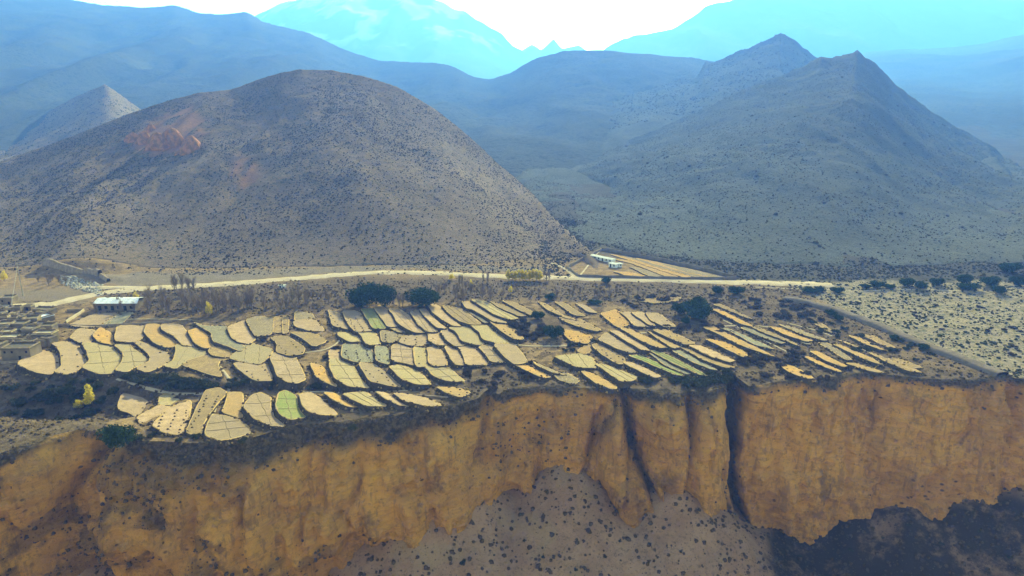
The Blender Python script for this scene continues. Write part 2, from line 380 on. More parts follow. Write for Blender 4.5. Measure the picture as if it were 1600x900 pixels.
def soft(px, py, pts, w=8):
    """soft inside test of a convex-ish photo polygon via winding"""
    P = np.array(pts, float); ins = np.zeros(px.shape, bool); dmin = np.full(px.shape, 1e9)
    for i in range(len(P)):
        a = P[i]; b = P[(i + 1) % len(P)]
        c = ((a[1] > py) != (b[1] > py)) & (px < (b[0] - a[0]) * (py - a[1]) / (b[1] - a[1] + 1e-9) + a[0]); ins ^= c
        e = b - a; L = (e ** 2).sum(); s = np.clip(((px - a[0]) * e[0] + (py - a[1]) * e[1]) / L, 0, 1)
        dmin = np.minimum(dmin, np.hypot(px - a[0] - s * e[0], py - a[1] - s * e[1]))
    sd_ = np.where(ins, dmin, -dmin); return sstep(-w, w, sd_)
wob = 5 * fbm(Xg / 12, Yg / 12, 3, 71)
def zone(pts, w=8): return soft(pxg + wob * 2, pyg + wob, pts, w)
scrub = np.maximum.reduce([
  zone([(150,452),(560,432),(900,436),(1250,448),(1330,470),(1250,470),(1090,482),(880,468),(640,470),(480,490),(200,492)]),
  zone([(-400,575),(30,575),(120,585),(250,582),(340,600),(380,600),(560,598),(620,606),(330,612),(180,640),(160,700),(-400,820)], 5),
  zone([(700,600),(760,575),(900,590),(960,600),(1080,590),(1140,575),(1200,590),(1350,575),(1700,580),(1700,620),(100,760)], 5),
  zone([(980,470),(1250,465),(1340,500),(1420,560),(1350,585),(1150,585),(1060,560),(1000,505)], 10) * .95,
  zone([(790,500),(830,490),(880,500),(880,530),(800,535)], 6),
  zone([(1180,470),(1300,480),(1560,585),(1300,590),(1210,545)], 10) * .55])
pale = zone([(1150,440),(1240,447),(1300,478),(1570,590),(3000,640),(3000,430),(1150,436)], 6)
bare = np.maximum(zone([(120,430),(500,418),(640,412),(850,418),(870,428),(640,421),(520,427),(380,439),(200,450)], 3), zone([(-300,480),(-300,445),(60,452),(150,450),(140,470),(60,482)], 6) * .8)
far_m = sstep(470, 520, Yg)
gm = mesh_np('ground', np.stack([Xg, Yg, Zg], -1).reshape(-1, 3), grid_faces(*Xg.shape), True)
attr(gm, 'scrub', np.clip(scrub, 0, 1)); attr(gm, 'pale', pale * (1 - far_m)); attr(gm, 'bare', bare); attr(gm, 'far', np.maximum(sstep(440, 520, Yg), zone([(1120,300),(3000,300),(3000,441),(1700,441),(1150,439),(1060,425),(930,386),(880,405)], 3))); attr(gm, 'field', (pyg > 470) * (1 - pale) * (Yg < 470) * .9)
M_GROUND = m_ground()
tag(link('ground', gm, M_GROUND), kind='structure')

# ------------------------------------------------------------------ cliff
zk = np.concatenate([-np.linspace(0, 1, 8) ** 1.3 * 3, -np.arange(3.55, 118, .55), -np.arange(118, 134, 2.)])
Zc = np.repeat(zk[:, None], nX, 1); Xc = np.repeat(XC[None], len(zk), 0)
Yb = rim0(Xc) - 3
cpx, cpy = project(Xc, Yb, Zc)
Yc = rim0(Xc) + cleft_in(Xc, Zc) - cliff_out(Xc, Zc, cpx, cpy) + (.9 * fbm(Xc / 5, Xc * 0 + 3, 3, 9)) * np.exp(Zc / 6)
Yc[0] = rim_here; Zc = Zc + (Zg[0][None]) * np.exp(Zc / 4)
cm = mesh_np('cliff', np.stack([Xc, Yc, Zc], -1).reshape(-1, 3), grid_faces(*Xc.shape)[:, ::-1], False)
shoulder = sstep(-11, -4, Zc + 3 * fbm(Xc / 7, Zc / 7, 3, 77)) * sstep(185, 240, cpx) * sstep(800, 740, cpx)
shoulder = np.maximum(shoulder, sstep(-5.5, -1, Zc + 3.5 * fbm(Xc / 9, Zc / 9, 3, 79)))
shoulder = np.maximum(shoulder, np.clip(soft(cpx, cpy, [(180,690),(420,690),(400,740),(280,760),(150,740)], 20), 0, 1) * .8)
shoulder = np.maximum(shoulder, soft(cpx, cpy, [(765,640),(900,640),(880,700),(830,730),(740,735)], 22) * .4)
shoulder = np.maximum(shoulder, np.clip(cleft_in(Xc, Zc) / 7, 0, .9))  # clefts darkened by depth: recess shade painted into the colour, plus scrub
lowleft = soft(cpx, cpy, [(-700,640),(-700,1500),(420,1500),(470,800),(330,760),(200,700),(120,720),(-100,760)], 40)
shoulder = np.maximum(shoulder, lowleft * .75 * sstep(.50, .62, vn(Xc / 9 + fbm(Xc / 5, Zc / 5, 3, 93), Zc / 7, 92)))
belt = soft(cpx, cpy, [(-300,820),(85,808),(140,835),(240,850),(330,835),(400,850),(560,800),(600,815),(430,880),(240,872),(100,830),(-300,850)], 10)
shoulder = np.maximum(shoulder, belt * .7 * sstep(.3, .5, vn(Xc / 5, Zc / 5, 94)))
attr(cm, 'scrub', shoulder)  # mask holds real scrub and the painted cleft shade
M_CLIFF = m_cliff()
tag(link('cliff', cm, M_CLIFF), kind='structure')

# ------------------------------------------------------------------ canyon bottom with its scree fans
xb = np.concatenate([-np.array([1490, 1000, 700, 500, 400, 350.]), np.arange(-320, 321, 1.6), np.array([350, 400, 500, 700, 1000, 1490.])])
yb = np.concatenate([[-1190, -800, -500, -250, -150, -110, -85, -60, -35, -10, 15, 40, 60, 75, 95], np.arange(120, 292, 1.6)])
Xb, Ybm = np.meshgrid(xb, yb); Zb = ground_bottom(Xb, Ybm)
bm_ = mesh_np('canyon_floor', np.stack([Xb, Ybm, Zb], -1).reshape(-1, 3), grid_faces(*Xb.shape), True)
bpx, bpy_ = project(Xb, np.maximum(Ybm, 120), Zb)
shade_paint = soft(bpx + 14 * fbm(Xb / 9, Ybm / 9, 3, 3), bpy_ + 10 * fbm(Xb / 9, Ybm / 9, 3, 4), [(1195,830),(1350,790),(1560,780),(1800,770),(1800,1000),(1210,1000)], 12)
attr(bm_, 'dark', shade_paint)  # deep shade of the undercut foot, painted into the floor colour
tt = NT('scree')
c = tt.mix(tt.ramp(tt.noise(.08, 7, .65), .35, .65), (.30, .18, .10), (.38, .24, .13))
c = tt.mix(tt.ramp(tt.noise(.7, 6, .7), .5, .72, 0, .7), c, (.09, .07, .05))
c = tt.mix(tt.ramp(tt.noise(.05, 4), .55, .62, 0, .6), c, (.32, .22, .11))
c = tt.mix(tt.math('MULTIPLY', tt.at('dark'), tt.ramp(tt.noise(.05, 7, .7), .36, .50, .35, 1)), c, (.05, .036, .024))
attr(bm_, 'far_side', sstep(95, 60, Ybm))
c = tt.mix(tt.at('far_side'), c, (.58, .42, .24))  # unseen opposite wall, lightened to bounce warm light onto the cliff
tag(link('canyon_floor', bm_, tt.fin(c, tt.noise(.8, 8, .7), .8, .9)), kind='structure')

# ------------------------------------------------------------------ hills and mountains
def smooth1(v, n):
    k = np.exp(-np.linspace(-2, 2, 2 * n + 1) ** 2); k /= k.sum(); return np.convolve(np.pad(v, n, 'edge'), k, 'valid')
def hill(name, ridge, base, x0, x1, y0, y1, step, mat, amp=4, gul=60, back=.45, p=1.15, rust=(), snow=False, seed=0, sm=5, scarp=0, ym=1.0):
    ridge = [(a_, b_, y_ * ym) for a_, b_, y_ in ridge]
    """a range drawn by its crest (pixel, pixel, distance) and by the distance at which its foot meets the ground"""
    X, Y = np.meshgrid(np.arange(x0, x1 + step, step), np.arange(y0, y1 + step, step))
    P = []
    for a, b, Y_ in ridge:
        q = at_y(a, b, Y_)
        while q[2] < float(gz(q[0], q[1])) + 4 and Y_ > 470: Y_ *= .98; q = at_y(a, b, Y_)
        P.append(q)
    P = np.array(P); ang = P[:, 0] / P[:, 1]; aa = np.linspace(ang[0], ang[-1], 1600)
    r0_ = np.interp(aa, ang, P[:, 2]); rz = smooth1(r0_, sm); rzs = smooth1(r0_, 70); ry = smooth1(np.interp(aa, ang, P[:, 1]), 30)
    ab = np.array([(q - 800) / (FPX * math.cos(PITCH)) for q, _ in base]); fy = smooth1(np.interp(aa, ab, [b for _, b in base]), 40)
    A = X / np.maximum(Y, 1) ; edge = sstep(ang[0] - .02, ang[0] + .03, A) * sstep(ang[-1] + .02, ang[-1] - .03, A)
    zr = np.interp(A, aa, rz); zs_ = np.interp(A, aa, rzs); Yr = np.interp(A, aa, ry); Yb = np.minimum(np.interp(A, aa, fy), Yr * .93) + gul * .35 * fbm(X / gul / 2, Y * 0 + seed, 3, seed)
    g0 = gz(X, Y); gb = gz(A * Yb, Yb); t_ = (Y - Yb) / (Yr - Yb); tc = np.clip(t_, 0, 1)
    prof = tc ** p
    wx = X + gul * .5 * fbm(X / gul / 2.5, Y / gul / 2.5, 3, seed + 9) + (Y - Yr) * .25 * fbm(X / gul / 5, X * 0 + 2, 2, seed + 4)
    mid = np.sin(math.pi * tc) ** .8
    n = amp * 1.9 * mid * (ridged(wx / gul, Y / gul / 6, 4, seed) - .62) + amp * .45 * mid * fbm(X / gul * 1.6, Y / gul * .9, 5, seed + 3)
    n = n + amp * .10 * fbm(X / gul * 7, Y / gul * 7, 3, seed + 5) * np.clip(tc * 3, 0, 1)
    zq = zs_ + (zr - zs_) * sstep(.55, 1, tc); front = gb + (zq - gb) * prof + n
    zb = zr - back * np.maximum(Y - Yr, 0) * (1 + 0 * A) + amp * .5 * fbm(X / gul, Y / gul, 3, seed + 6) * sstep(0, gul, Y - Yr)
    Z = np.where(t_ < 1, front, zb)
    if scarp: Z = Z + scarp * sstep(.75, 1, tc) * sstep(1.3, 1.0, t_) * (ridged(X / gul * 3, Y / gul * 2, 4, seed + 12) - .55)
    Z = np.where(t_ <= 0, g0 - 2.0 + np.clip(t_, -.02, 0) * 100, Z); Z = Z * edge + (g0 - 3) * (1 - edge)
    rs = np.zeros(X.shape); px_, py_ = project(X, Y, Z)
    for pts, w in rust: rs = np.maximum(rs, soft(px_ + 10 * fbm(X / 9, Y / 9, 3, 1), py_ + 10 * fbm(X / 9, Y / 9, 3, 2), pts, w))
    rs = rs * sstep(.40, .66, ridged(X / 8, Y / 40, 4, 89)) * .55
    me_ = mesh_np(name, np.stack([X, Y, Z], -1).reshape(-1, 3), grid_faces(*X.shape), True)
    attr(me_, 'rust', np.clip(rs, 0, 1))
    if snow: attr(me_, 'snow', .6 * sstep(.56, .66, fbm(X / 260, Y / 300, 6, seed + 40) * .5 + .5 + .2 * (Z / 1100 - .75)) * sstep(500, 800, Z))
    tag(link(name, me_, mat), kind='structure')
    return X, Y, Z, rs
MH = m_hill('hillside_earth', (.235, .165, .115), (.18, .125, .085), (.085, .08, .055))
MH2 = m_hill('pale_hillside', (.125, .12, .105), (.10, .095, .082), (.05, .055, .04))
MH3 = m_hill('distant_slope', (.10, .095, .08), (.075, .072, .06), (.05, .05, .04), sc=.2)
MH4 = m_hill('mountain_rock', (.13, .125, .115), (.10, .095, .085), (.1, .1, .1), dots=False, sc=.1, snow=True)
hA = hill('hill', [(-420,330,560),(-200,290,580),(0,252,600),(60,232,615),(120,210,630),(200,178,655),(260,158,670),(310,145,680),(360,140,690),(400,125,695),(440,113,700),(470,108,700),(520,110,700),(570,119,695),(620,135,685),(680,170,665),(730,210,645),(780,257,615),(820,290,590),(860,335,560),(905,378,530),(940,398,515)],
     [(-420,440),(300,445),(600,442),(750,450),(850,470),(940,490)], -1150, 175, 425, 1150, 2.8, MH, amp=9, gul=66, p=1.12, ym=1.32, seed=100,
     rust=[([(203,212),(232,190),(300,160),(322,205),(300,245),(275,240),(240,248),(215,235)], 6), ([(365,245),(398,250),(403,282),(378,296),(362,268)], 9)])
hB = hill('hill', [(-300,300,1200),(-100,245,1200),(0,207,1200),(60,182,1190),(120,150,1180),(165,131,1170),(205,160,1140),(245,188,1110),(300,225,1080),(360,260,1060)], [(-300,800),(360,800)], -2200, -500, 780, 2200, 7, MH, amp=16, gul=110, ym=1.35, seed=130)
hC = hill('hill', [(800,300,780),(835,277,790),(880,256,800),(930,240,815),(1000,214,830),(1060,188,850),(1110,166,865),(1160,142,880),(1210,124,890),(1262,101,900),(1283,88,905),(1300,90,905),(1318,84,905),(1332,82,902),(1340,75,900),(1350,86,900),(1366,96,895),(1400,133,885),(1440,165,875),(1470,185,865),(1505,206,850),(1540,224,835),(1570,246,820),(1600,264,805),(1640,300,790),(1700,340,770),(1900,420,700)],
     [(800,560),(860,540),(930,505),(1000,475),(1150,455),(1300,450),(1900,450)], -60, 1400, 425, 1700, 4, MH2, amp=15, gul=100, p=1.2, sm=2, scarp=10, ym=1.5, seed=160)
hD = hill('hill', [(790,285,1180),(815,272,1180),(850,252,1200),(900,217,1260),(930,185,1300),(950,160,1330),(1010,141,1360),(1055,128,1380),(1090,117,1390),(1102,98,1400),(1125,91,1400),(1165,76,1400),(1195,62,1400),(1222,53,1400),(1240,65,1390),(1270,88,1380),(1330,120,1360),(1400,170,1330),(1600,300,1250)], [(790,880),(1600,900)], -90, 1650, 850, 2700, 7, MH2, amp=14, gul=140, p=1.15, sm=2, scarp=16, ym=1.45, seed=190)
hE = hill('hill', [(-500,-60,2750),(-100,-35,2800),(0,-15,2800),(60,-8,2800),(120,1,2800),(160,8,2790),(200,10,2780),(240,12,2770),(270,8,2760),(285,12,2755),(310,20,2740),(350,22,2720),(385,19,2700),(400,26,2680),(412,35,2660),(480,50,2560),(540,78,2440),(590,94,2340),(660,97,2220),(705,101,2130),(740,119,2060),(765,124,2020),(800,112,1980),(840,90,1950),(880,79,1930),(940,79,1930),(1020,86,1950),(1090,91,2000),(1200,110,2100),(1400,200,2300)],
     [(-500,1200),(400,1150),(800,980),(1400,1000)], -3700, 2200, 950, 5000, 17, MH3, amp=55, gul=330, p=1.25, sm=6, ym=1.4, seed=220)
hG = hill('hill', [(1150,160,5400),(1250,120,5400),(1300,95,5400),(1355,80,5350),(1400,77,5250),(1440,77,5200),(1480,74,5100),(1540,67,4900),(1600,53,4700),(1700,30,4600),(1900,-20,4500),(2200,-40,4500)], [(1150,1700),(2200,1500)], 500, 6900, 1450, 6600, 28, MH3, amp=70, gul=700, seed=250)
hH = hill('mountain', [(860,130,7600),(920,98,7600),(945,76,7600),(975,60,7600),(1010,54,7600),(1050,44,7600),(1080,26,7600),(1100,10,7600),(1140,0,7600),(1180,-15,7600),(1300,-22,7600),(1500,-25,7600),(1700,-25,7500),(2100,-20,7400)], [(860,5300),(2100,5300)], 300, 9500, 5200, 9300, 45, MH4, amp=170, gul=900, back=.6, sm=2, seed=280)
hI = hill('mountain', [(330,60,9200),(405,20,9200),(430,8,9200),(450,2,9200),(520,-12,9200),(600,-15,9200),(650,-10,9200),(690,2,9200),(712,16,9180),(725,16,9180),(745,30,9160),(770,46,9140),(785,52,9130),(800,70,9100),(822,82,9080),(845,96,9060),(900,130,9000)], [(330,6400),(900,6400)], -4400, 1300, 6300, 10900, 45, MH4, amp=200, gul=800, back=.7, sm=1, seed=310, snow=True)
hJ = hill('mountain', [(740,110,10500),(790,92,10500),(812,80,10500),(832,68,10500),(846,78,10500),(865,60,10500),(878,76,10500),(905,70,10500),(935,92,10500),(990,110,10500)], [(740,8500),(990,8500)], -800, 2200, 8300, 11500, 45, MH4, amp=60, gul=500, back=.8, sm=1, seed=340, snow=True)

def bil(h, x, y):
    X, Y, Z = h[0], h[1], h[2]; s = X[0, 1] - X[0, 0]
    i = np.clip((y - Y[0, 0]) / s, 0, X.shape[0] - 1.001); j = np.clip((x - X[0, 0]) / s, 0, X.shape[1] - 1.001)
    i0 = i.astype(int); j0 = j.astype(int); fi = i - i0; fj = j - j0
    return (Z[i0, j0] * (1 - fj) + Z[i0, j0 + 1] * fj) * (1 - fi) + (Z[i0 + 1, j0] * (1 - fj) + Z[i0 + 1, j0 + 1] * fj) * fi, h[3][i0, j0]
def hit(px, py, fn, y0, y1, st=2.0):
    for Y in np.arange(y0, y1, st):
        p = at_y(px, py, Y)
        if p[2] <= fn(p[0], p[1]): return p
    return p
M_RUST = simple('rust_coloured_rock', (.40, .18, .08), (.22, .12, .07), .25, .8, 1.2)
BL = [(208, 220, 6, 8), (226, 222, 6, 10), (248, 230, 9, 13), (269, 226, 9.5, 15), (299, 233, 8, 12), (236, 206, 4, 8)]
for i, (a, b, w_, h_) in enumerate(sorted(BL)):
    fnA = lambda x_, y_: float(bil(hA, np.array(x_), np.array(y_))[0]); p = hit(a, b, fnA, 480, 960)
    u, v = np.meshgrid(np.linspace(0, 2 * math.pi, 41), np.linspace(0, 1, 22)); rr_ = np.cos(v * math.pi / 2) ** .55 * (1 + .75 * (ridged(u * 1.9 + i * 3, v * 1.1, 3, 200 + i) - .55) + .30 * fbm(u * 3, v * 5, 4, 210 + i)); rr_[:, -1] = rr_[:, 0]
    V = np.stack([1.75 * w_ * rr_ * np.cos(u), w_ * 1.5 * rr_ * np.sin(u), 2.1 * h_ * (v * 1.3 - .75)], -1)
    o = link('rock_outcrop', mesh_np('rock_outcrop', V.reshape(-1, 3), grid_faces(22, 41), True), M_RUST, None, Vector((p[0], p[1] + w_ * .1, p[2])))
    tag(o, 'rust coloured rock bluff high on the left hill, ' + ['first', 'second', 'third', 'fourth', 'fifth', 'sixth', 'seventh', 'eighth'][i] + ' from left', 'rock', 'rust rock bluffs')
# ------------------------------------------------------------------ haze
def haze():
    top = max(h[2].max() for h in (hH, hI, hJ, hE, hG)) + 12
    m = MB(); m.box(-10800, 10800, -1300, 11900, -162, top); 
    mat = bpy.data.materials.new('haze'); mat.use_nodes = True; nt = mat.node_tree
    nt.nodes.remove(nt.nodes['Principled BSDF']); v = nt.nodes.new('ShaderNodeVolumePrincipled')
    v.inputs['Color'].default_value = (.075, .195, .80, 1); v.inputs['Density'].default_value = HAZE
    v.inputs['Absorption Color'].default_value = (.5, 1, 1, 1); v.inputs['Anisotropy'].default_value = .3
    nt.links.new(v.outputs[0], nt.nodes['Material Output'].inputs['Volume'])
    o = m.build('haze', mat); tag(o, kind='stuff'); o.display_type = 'WIRE'
haze()

# ------------------------------------------------------------------ scrub (uncountable ground cover)
def domes(P, S, name, mat, hr=.75, kind='stuff', nrm=None):
    n = len(P); k = 5
    ang = RNG.uniform(0, 6.28, n)[:, None] + np.arange(k)[None] * 2 * math.pi / k
    r1 = S[:, None] * RNG.uniform(.7, 1.25, (n, k)); r2 = S[:, None] * RNG.uniform(.55, 1.1, (n, k))
    V = np.zeros((n, 2 * k + 1, 3))
    V[:, :k, 0] = P[:, 0, None] + r1 * np.cos(ang); V[:, :k, 1] = P[:, 1, None] + r1 * np.sin(ang)
    V[:, :k, 2] = P[:, 2, None] - .35 * S[:, None]
    V[:, k:2 * k, 0] = P[:, 0, None] + r2 * np.cos(ang + .3); V[:, k:2 * k, 1] = P[:, 1, None] + r2 * np.sin(ang + .3)
    V[:, k:2 * k, 2] = P[:, 2, None] + S[:, None] * hr * RNG.uniform(.4, .85, (n, k))
    V[:, 2 * k] = P + np.stack([RNG.normal(0, .2, n) * S, RNG.normal(0, .2, n) * S, S * hr * RNG.uniform(.9, 1.3, n)], -1)
    f = []
    for i in range(k):
        j = (i + 1) % k; f += [(i, j, k + j), (i, k + j, k + i), (k + i, k + j, 2 * k)]
    F = (np.array(f)[None] + (np.arange(n) * (2 * k + 1))[:, None, None]).reshape(-1, 3)
    o = link(name, mesh_np(name, V.reshape(-1, 3), F), mat); o['kind'] = kind; return o
def hill_scrub(h, n, x0, x1, y0, y1, smin, smax, name, seed):
    x = RNG.uniform(x0, x1, n); y = RNG.uniform(y0, y1, n); z, r = bil(h, x, y); px, py = project(x, y, z)
    dens = .16 + 1.9 * vn(x / 50, y / 50, seed) ** 1.6 * (.15 + 1.1 * vn(x / 14, y / 14, seed + 1))
    z = np.maximum(z, gz(x, y)); yr = 425 + 12 * sstep(-60, 20, x); k = (y > yr) & ((z - gz(x, y) > .3) | (y < 800)) & (soft(px, py, [(880,420),(940,387),(1155,436),(905,437)], 2) < .3) & (px > -150) & (px < 1750) & (RNG.uniform(0, 1, n) < dens) & (r < .25)
    x, y, z = x[k], y[k], z[k]; S = smin + (smax - smin) * RNG.uniform(0, 1, len(x)) ** 2.5
    domes(np.stack([x, y, z], -1), S, name, M_SCRUB)
hill_scrub(hA, 135000, -800, 165, 428, 960, .26, .95, 'hillside_scrub', 400)
hill_scrub(hC, 110000, 0, 1350, 428, 1400, .32, 1.0, 'hillside_scrub', 410)
hill_scrub(hC, 300, 0, 1350, 440, 1300, 1.5, 2.8, 'hillside_scrub', 412)
hill_scrub(hB, 14000, -1750, -600, 1000, 1650, .8, 1.9, 'hillside_scrub', 420)
hill_scrub(hD, 14000, 0, 1400, 1400, 2080, 1.0, 2.6, 'hillside_scrub', 430)
def plateau_scrub(n, smin, smax, fn, name, mat):
    x = RNG.uniform(-330, 420, n); y = RNG.uniform(200, 475, n); k = y > rim0(x) + cleft_in(x, x * 0) + .5
    x, y = x[k], y[k]; z = gz(x, y); px, py = project(x, y, z); k = RNG.uniform(0, 1, len(x)) < fn(px, py, x, y)
    x, y, z = x[k], y[k], z[k]; S = smin + (smax - smin) * RNG.uniform(0, 1, len(x)) ** 2
    domes(np.stack([x, y, z], -1), S, name, mat)
inpale = lambda px, py: soft(px, py, [(1150,440),(1240,447),(1300,478),(1570,590),(3000,640),(3000,430),(1150,436)], 4)
inband = lambda px, py: np.maximum.reduce([soft(px, py, [(150,455),(560,436),(900,441),(1250,448),(1330,470),(1250,470),(1090,482),(880,468),(640,470),(480,490),(200,492)], 5),
    soft(px, py, [(-400,575),(30,580),(120,588),(250,585),(340,600),(380,604),(560,602),(620,608),(330,614),(180,645),(160,700),(-400,820)], 5),
    soft(px, py, [(700,605),(760,580),(900,592),(960,604),(1080,592),(1140,575),(1200,590),(1350,575),(1700,580),(1700,620),(100,760)], 5), soft(px, py, [(980,468),(1250,468),(1560,585),(1300,590),(1080,590),(1000,505)], 8) * .75])
plateau_scrub(30000, .35, 1.1, lambda px, py, x, y: inpale(px, py) * (.25 + .9 * vn(x / 14, y / 14, 6)), 'scrubland', M_BUSHG)
plateau_scrub(70000, .22, .95, lambda px, py, x, y: inband(px, py) * (.3 + .8 * vn(x / 9, y / 9, 16)), 'dry_scrub', M_DRY)
plateau_scrub(34000, .18, .6, lambda px, py, x, y: .8 * sstep(.4, .7, vn(x / 7, y / 7, 26)) * (py > 470), 'dry_scrub', M_DRY)
x = RNG.uniform(20, 620, 42000); y = RNG.uniform(418, 640, 42000); z = gz(x, y); px, py = project(x, y, z); zc_ = bil(hC, x, y)[0]
k = (zc_ < z) & (py < 438.5) & (soft(px, py, [(876,420),(940,384),(1160,438),(905,439)], 2) < .3) & (RNG.uniform(0, 1, len(x)) < .25 + vn(x / 20, y / 20, 61))
domes(np.stack([x, y, z], -1)[k], .35 + .9 * RNG.uniform(0, 1, k.sum()) ** 2.5, 'hillside_scrub', M_SCRUB)
# scree scrub
x = RNG.uniform(-230, 240, 26000); y = RNG.uniform(170, 262, 26000)
y = np.minimum(y, rim0(x) - 2); z = ground_bottom(x, y)
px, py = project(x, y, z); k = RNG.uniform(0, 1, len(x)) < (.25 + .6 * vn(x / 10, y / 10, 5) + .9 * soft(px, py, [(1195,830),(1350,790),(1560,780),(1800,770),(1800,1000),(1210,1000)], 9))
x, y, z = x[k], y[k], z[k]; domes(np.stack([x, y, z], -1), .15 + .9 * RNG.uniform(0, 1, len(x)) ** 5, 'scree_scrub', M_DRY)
# scrub clinging to the cliff shoulder and ledges
ii = RNG.integers(1, Xc.shape[0] - 1, 60000); jj = RNG.integers(14, nX - 14, 60000)
pr = shoulder[ii, jj] ** 1.5 * .75 + .0015; k = RNG.uniform(0, 1, 60000) < pr; ii, jj = ii[k], jj[k]
domes(np.stack([Xc[ii, jj], Yc[ii, jj] - .1, Zc[ii, jj]], -1), .2 + .7 * RNG.uniform(0, 1, len(ii)) ** 2.2, 'cliff_scrub', M_DRY)

# ------------------------------------------------------------------ roads and trails
def chaikin(P, n=2, closed=False, q=.25):
    P = [np.array(p, float) for p in P]
    for _ in range(n):
        Q = []; m = len(P)
        for i in range(m if closed else m - 1):
            a, b = P[i], P[(i + 1) % m]; Q += [a * (1 - q) + b * q, a * q + b * (1 - q)]
        P = ([P[0]] + Q + [P[-1]]) if not closed else Q
    return P
def ribbon(name, pts, w, mat, lift=.12, kind='structure'):
    P = chaikin([ground(a, b) for a, b in pts], 3); D = []
    for a, b in zip(P[:-1], P[1:]):
        n = max(1, int(np.linalg.norm((b - a)[:2]) / 2.0)); D += [a + (b - a) * i / n for i in range(n)]
    D.append(P[-1]); D = np.array(D); T = np.gradient(D[:, :2], axis=0); T /= np.linalg.norm(T, axis=1)[:, None] + 1e-9
    N = np.stack([-T[:, 1], T[:, 0]], -1); cols = 7; V = np.zeros((len(D), cols, 3))
    for c_ in range(cols):
        s = (c_ / (cols - 1) - .5) * w * (1 + .45 * fbm(D[:, 0] / 5, D[:, 1] / 5 + c_ * .3, 3, 5)); V[:, c_, :2] = D[:, :2] + N * s[:, None]
        V[:, c_, 2] = gz(V[:, c_, 0], V[:, c_, 1]) + lift * (1 - abs(c_ / (cols - 1) - .5) * 1.2)
    V[:, 0, 2] -= .3; V[:, -1, 2] -= .3
    o = link(name, mesh_np(name, V.reshape(-1, 3), grid_faces(len(D), cols), True), mat); tag(o, kind=kind); return o
ribbon('road', [(-260,505),(-60,486),(20,478),(70,477),(115,468),(160,457),(230,451),(300,447),(380,442),(450,436),(520,430),(580,426),(640,425),(700,428),(760,431),(830,433),(880,434),(960,437),(1060,439),(1150,441),(1230,443),(1300,445)], 11.0, M_ROAD, .5)
ribbon('side_road', [(120,449),(180,449),(240,450)], 7, M_ROAD, .5)
PATHS = [([(760,532),(820,541),(880,541),(920,538),(960,522),(1010,520)], 1.6), ([(690,508),(740,506),(790,503)], 1.8), ([(620,520),(690,508)], 1.5),
 ([(470,612),(560,613),(640,610)], 1.2), ([(183,592),(225,606),(280,617),(330,614)], 1.8), ([(1010,548),(1050,545),(1090,540)], 1.2), ([(1120,510),(1170,508),(1210,512)], 1.4),
 ([(1130,500),(1180,525),(1240,555)], 1.0), ([(860,410),(885,420),(900,434)], 3.5), ([(905,432),(940,388)], 1.6), ([(1180,449),(1290,453),(1420,452),(1560,456)], 1.6), ([(1230,505),(1262,512),(1300,525)], 1.2),
 ([(330,560),(350,580),(362,600),(352,618),(338,634),(326,660)], 1.6), ([(525,600),(530,615)], 1.0), ([(540,520),(520,545),(470,552)], 1.2), ([(150,500),(230,498),(300,500)], 1.2)]
for p, w in PATHS: ribbon('footpath', p, w, M_PATH, .18)

# ------------------------------------------------------------------ terraced fields
ORG = dict(A=(20,480), B=(240,470), C=(440,470), D=(640,460), E=(170,570), G=(380,560), H=(600,530), I=(820,450), J=(840,500), K=(1000,460), L=(1200,470))
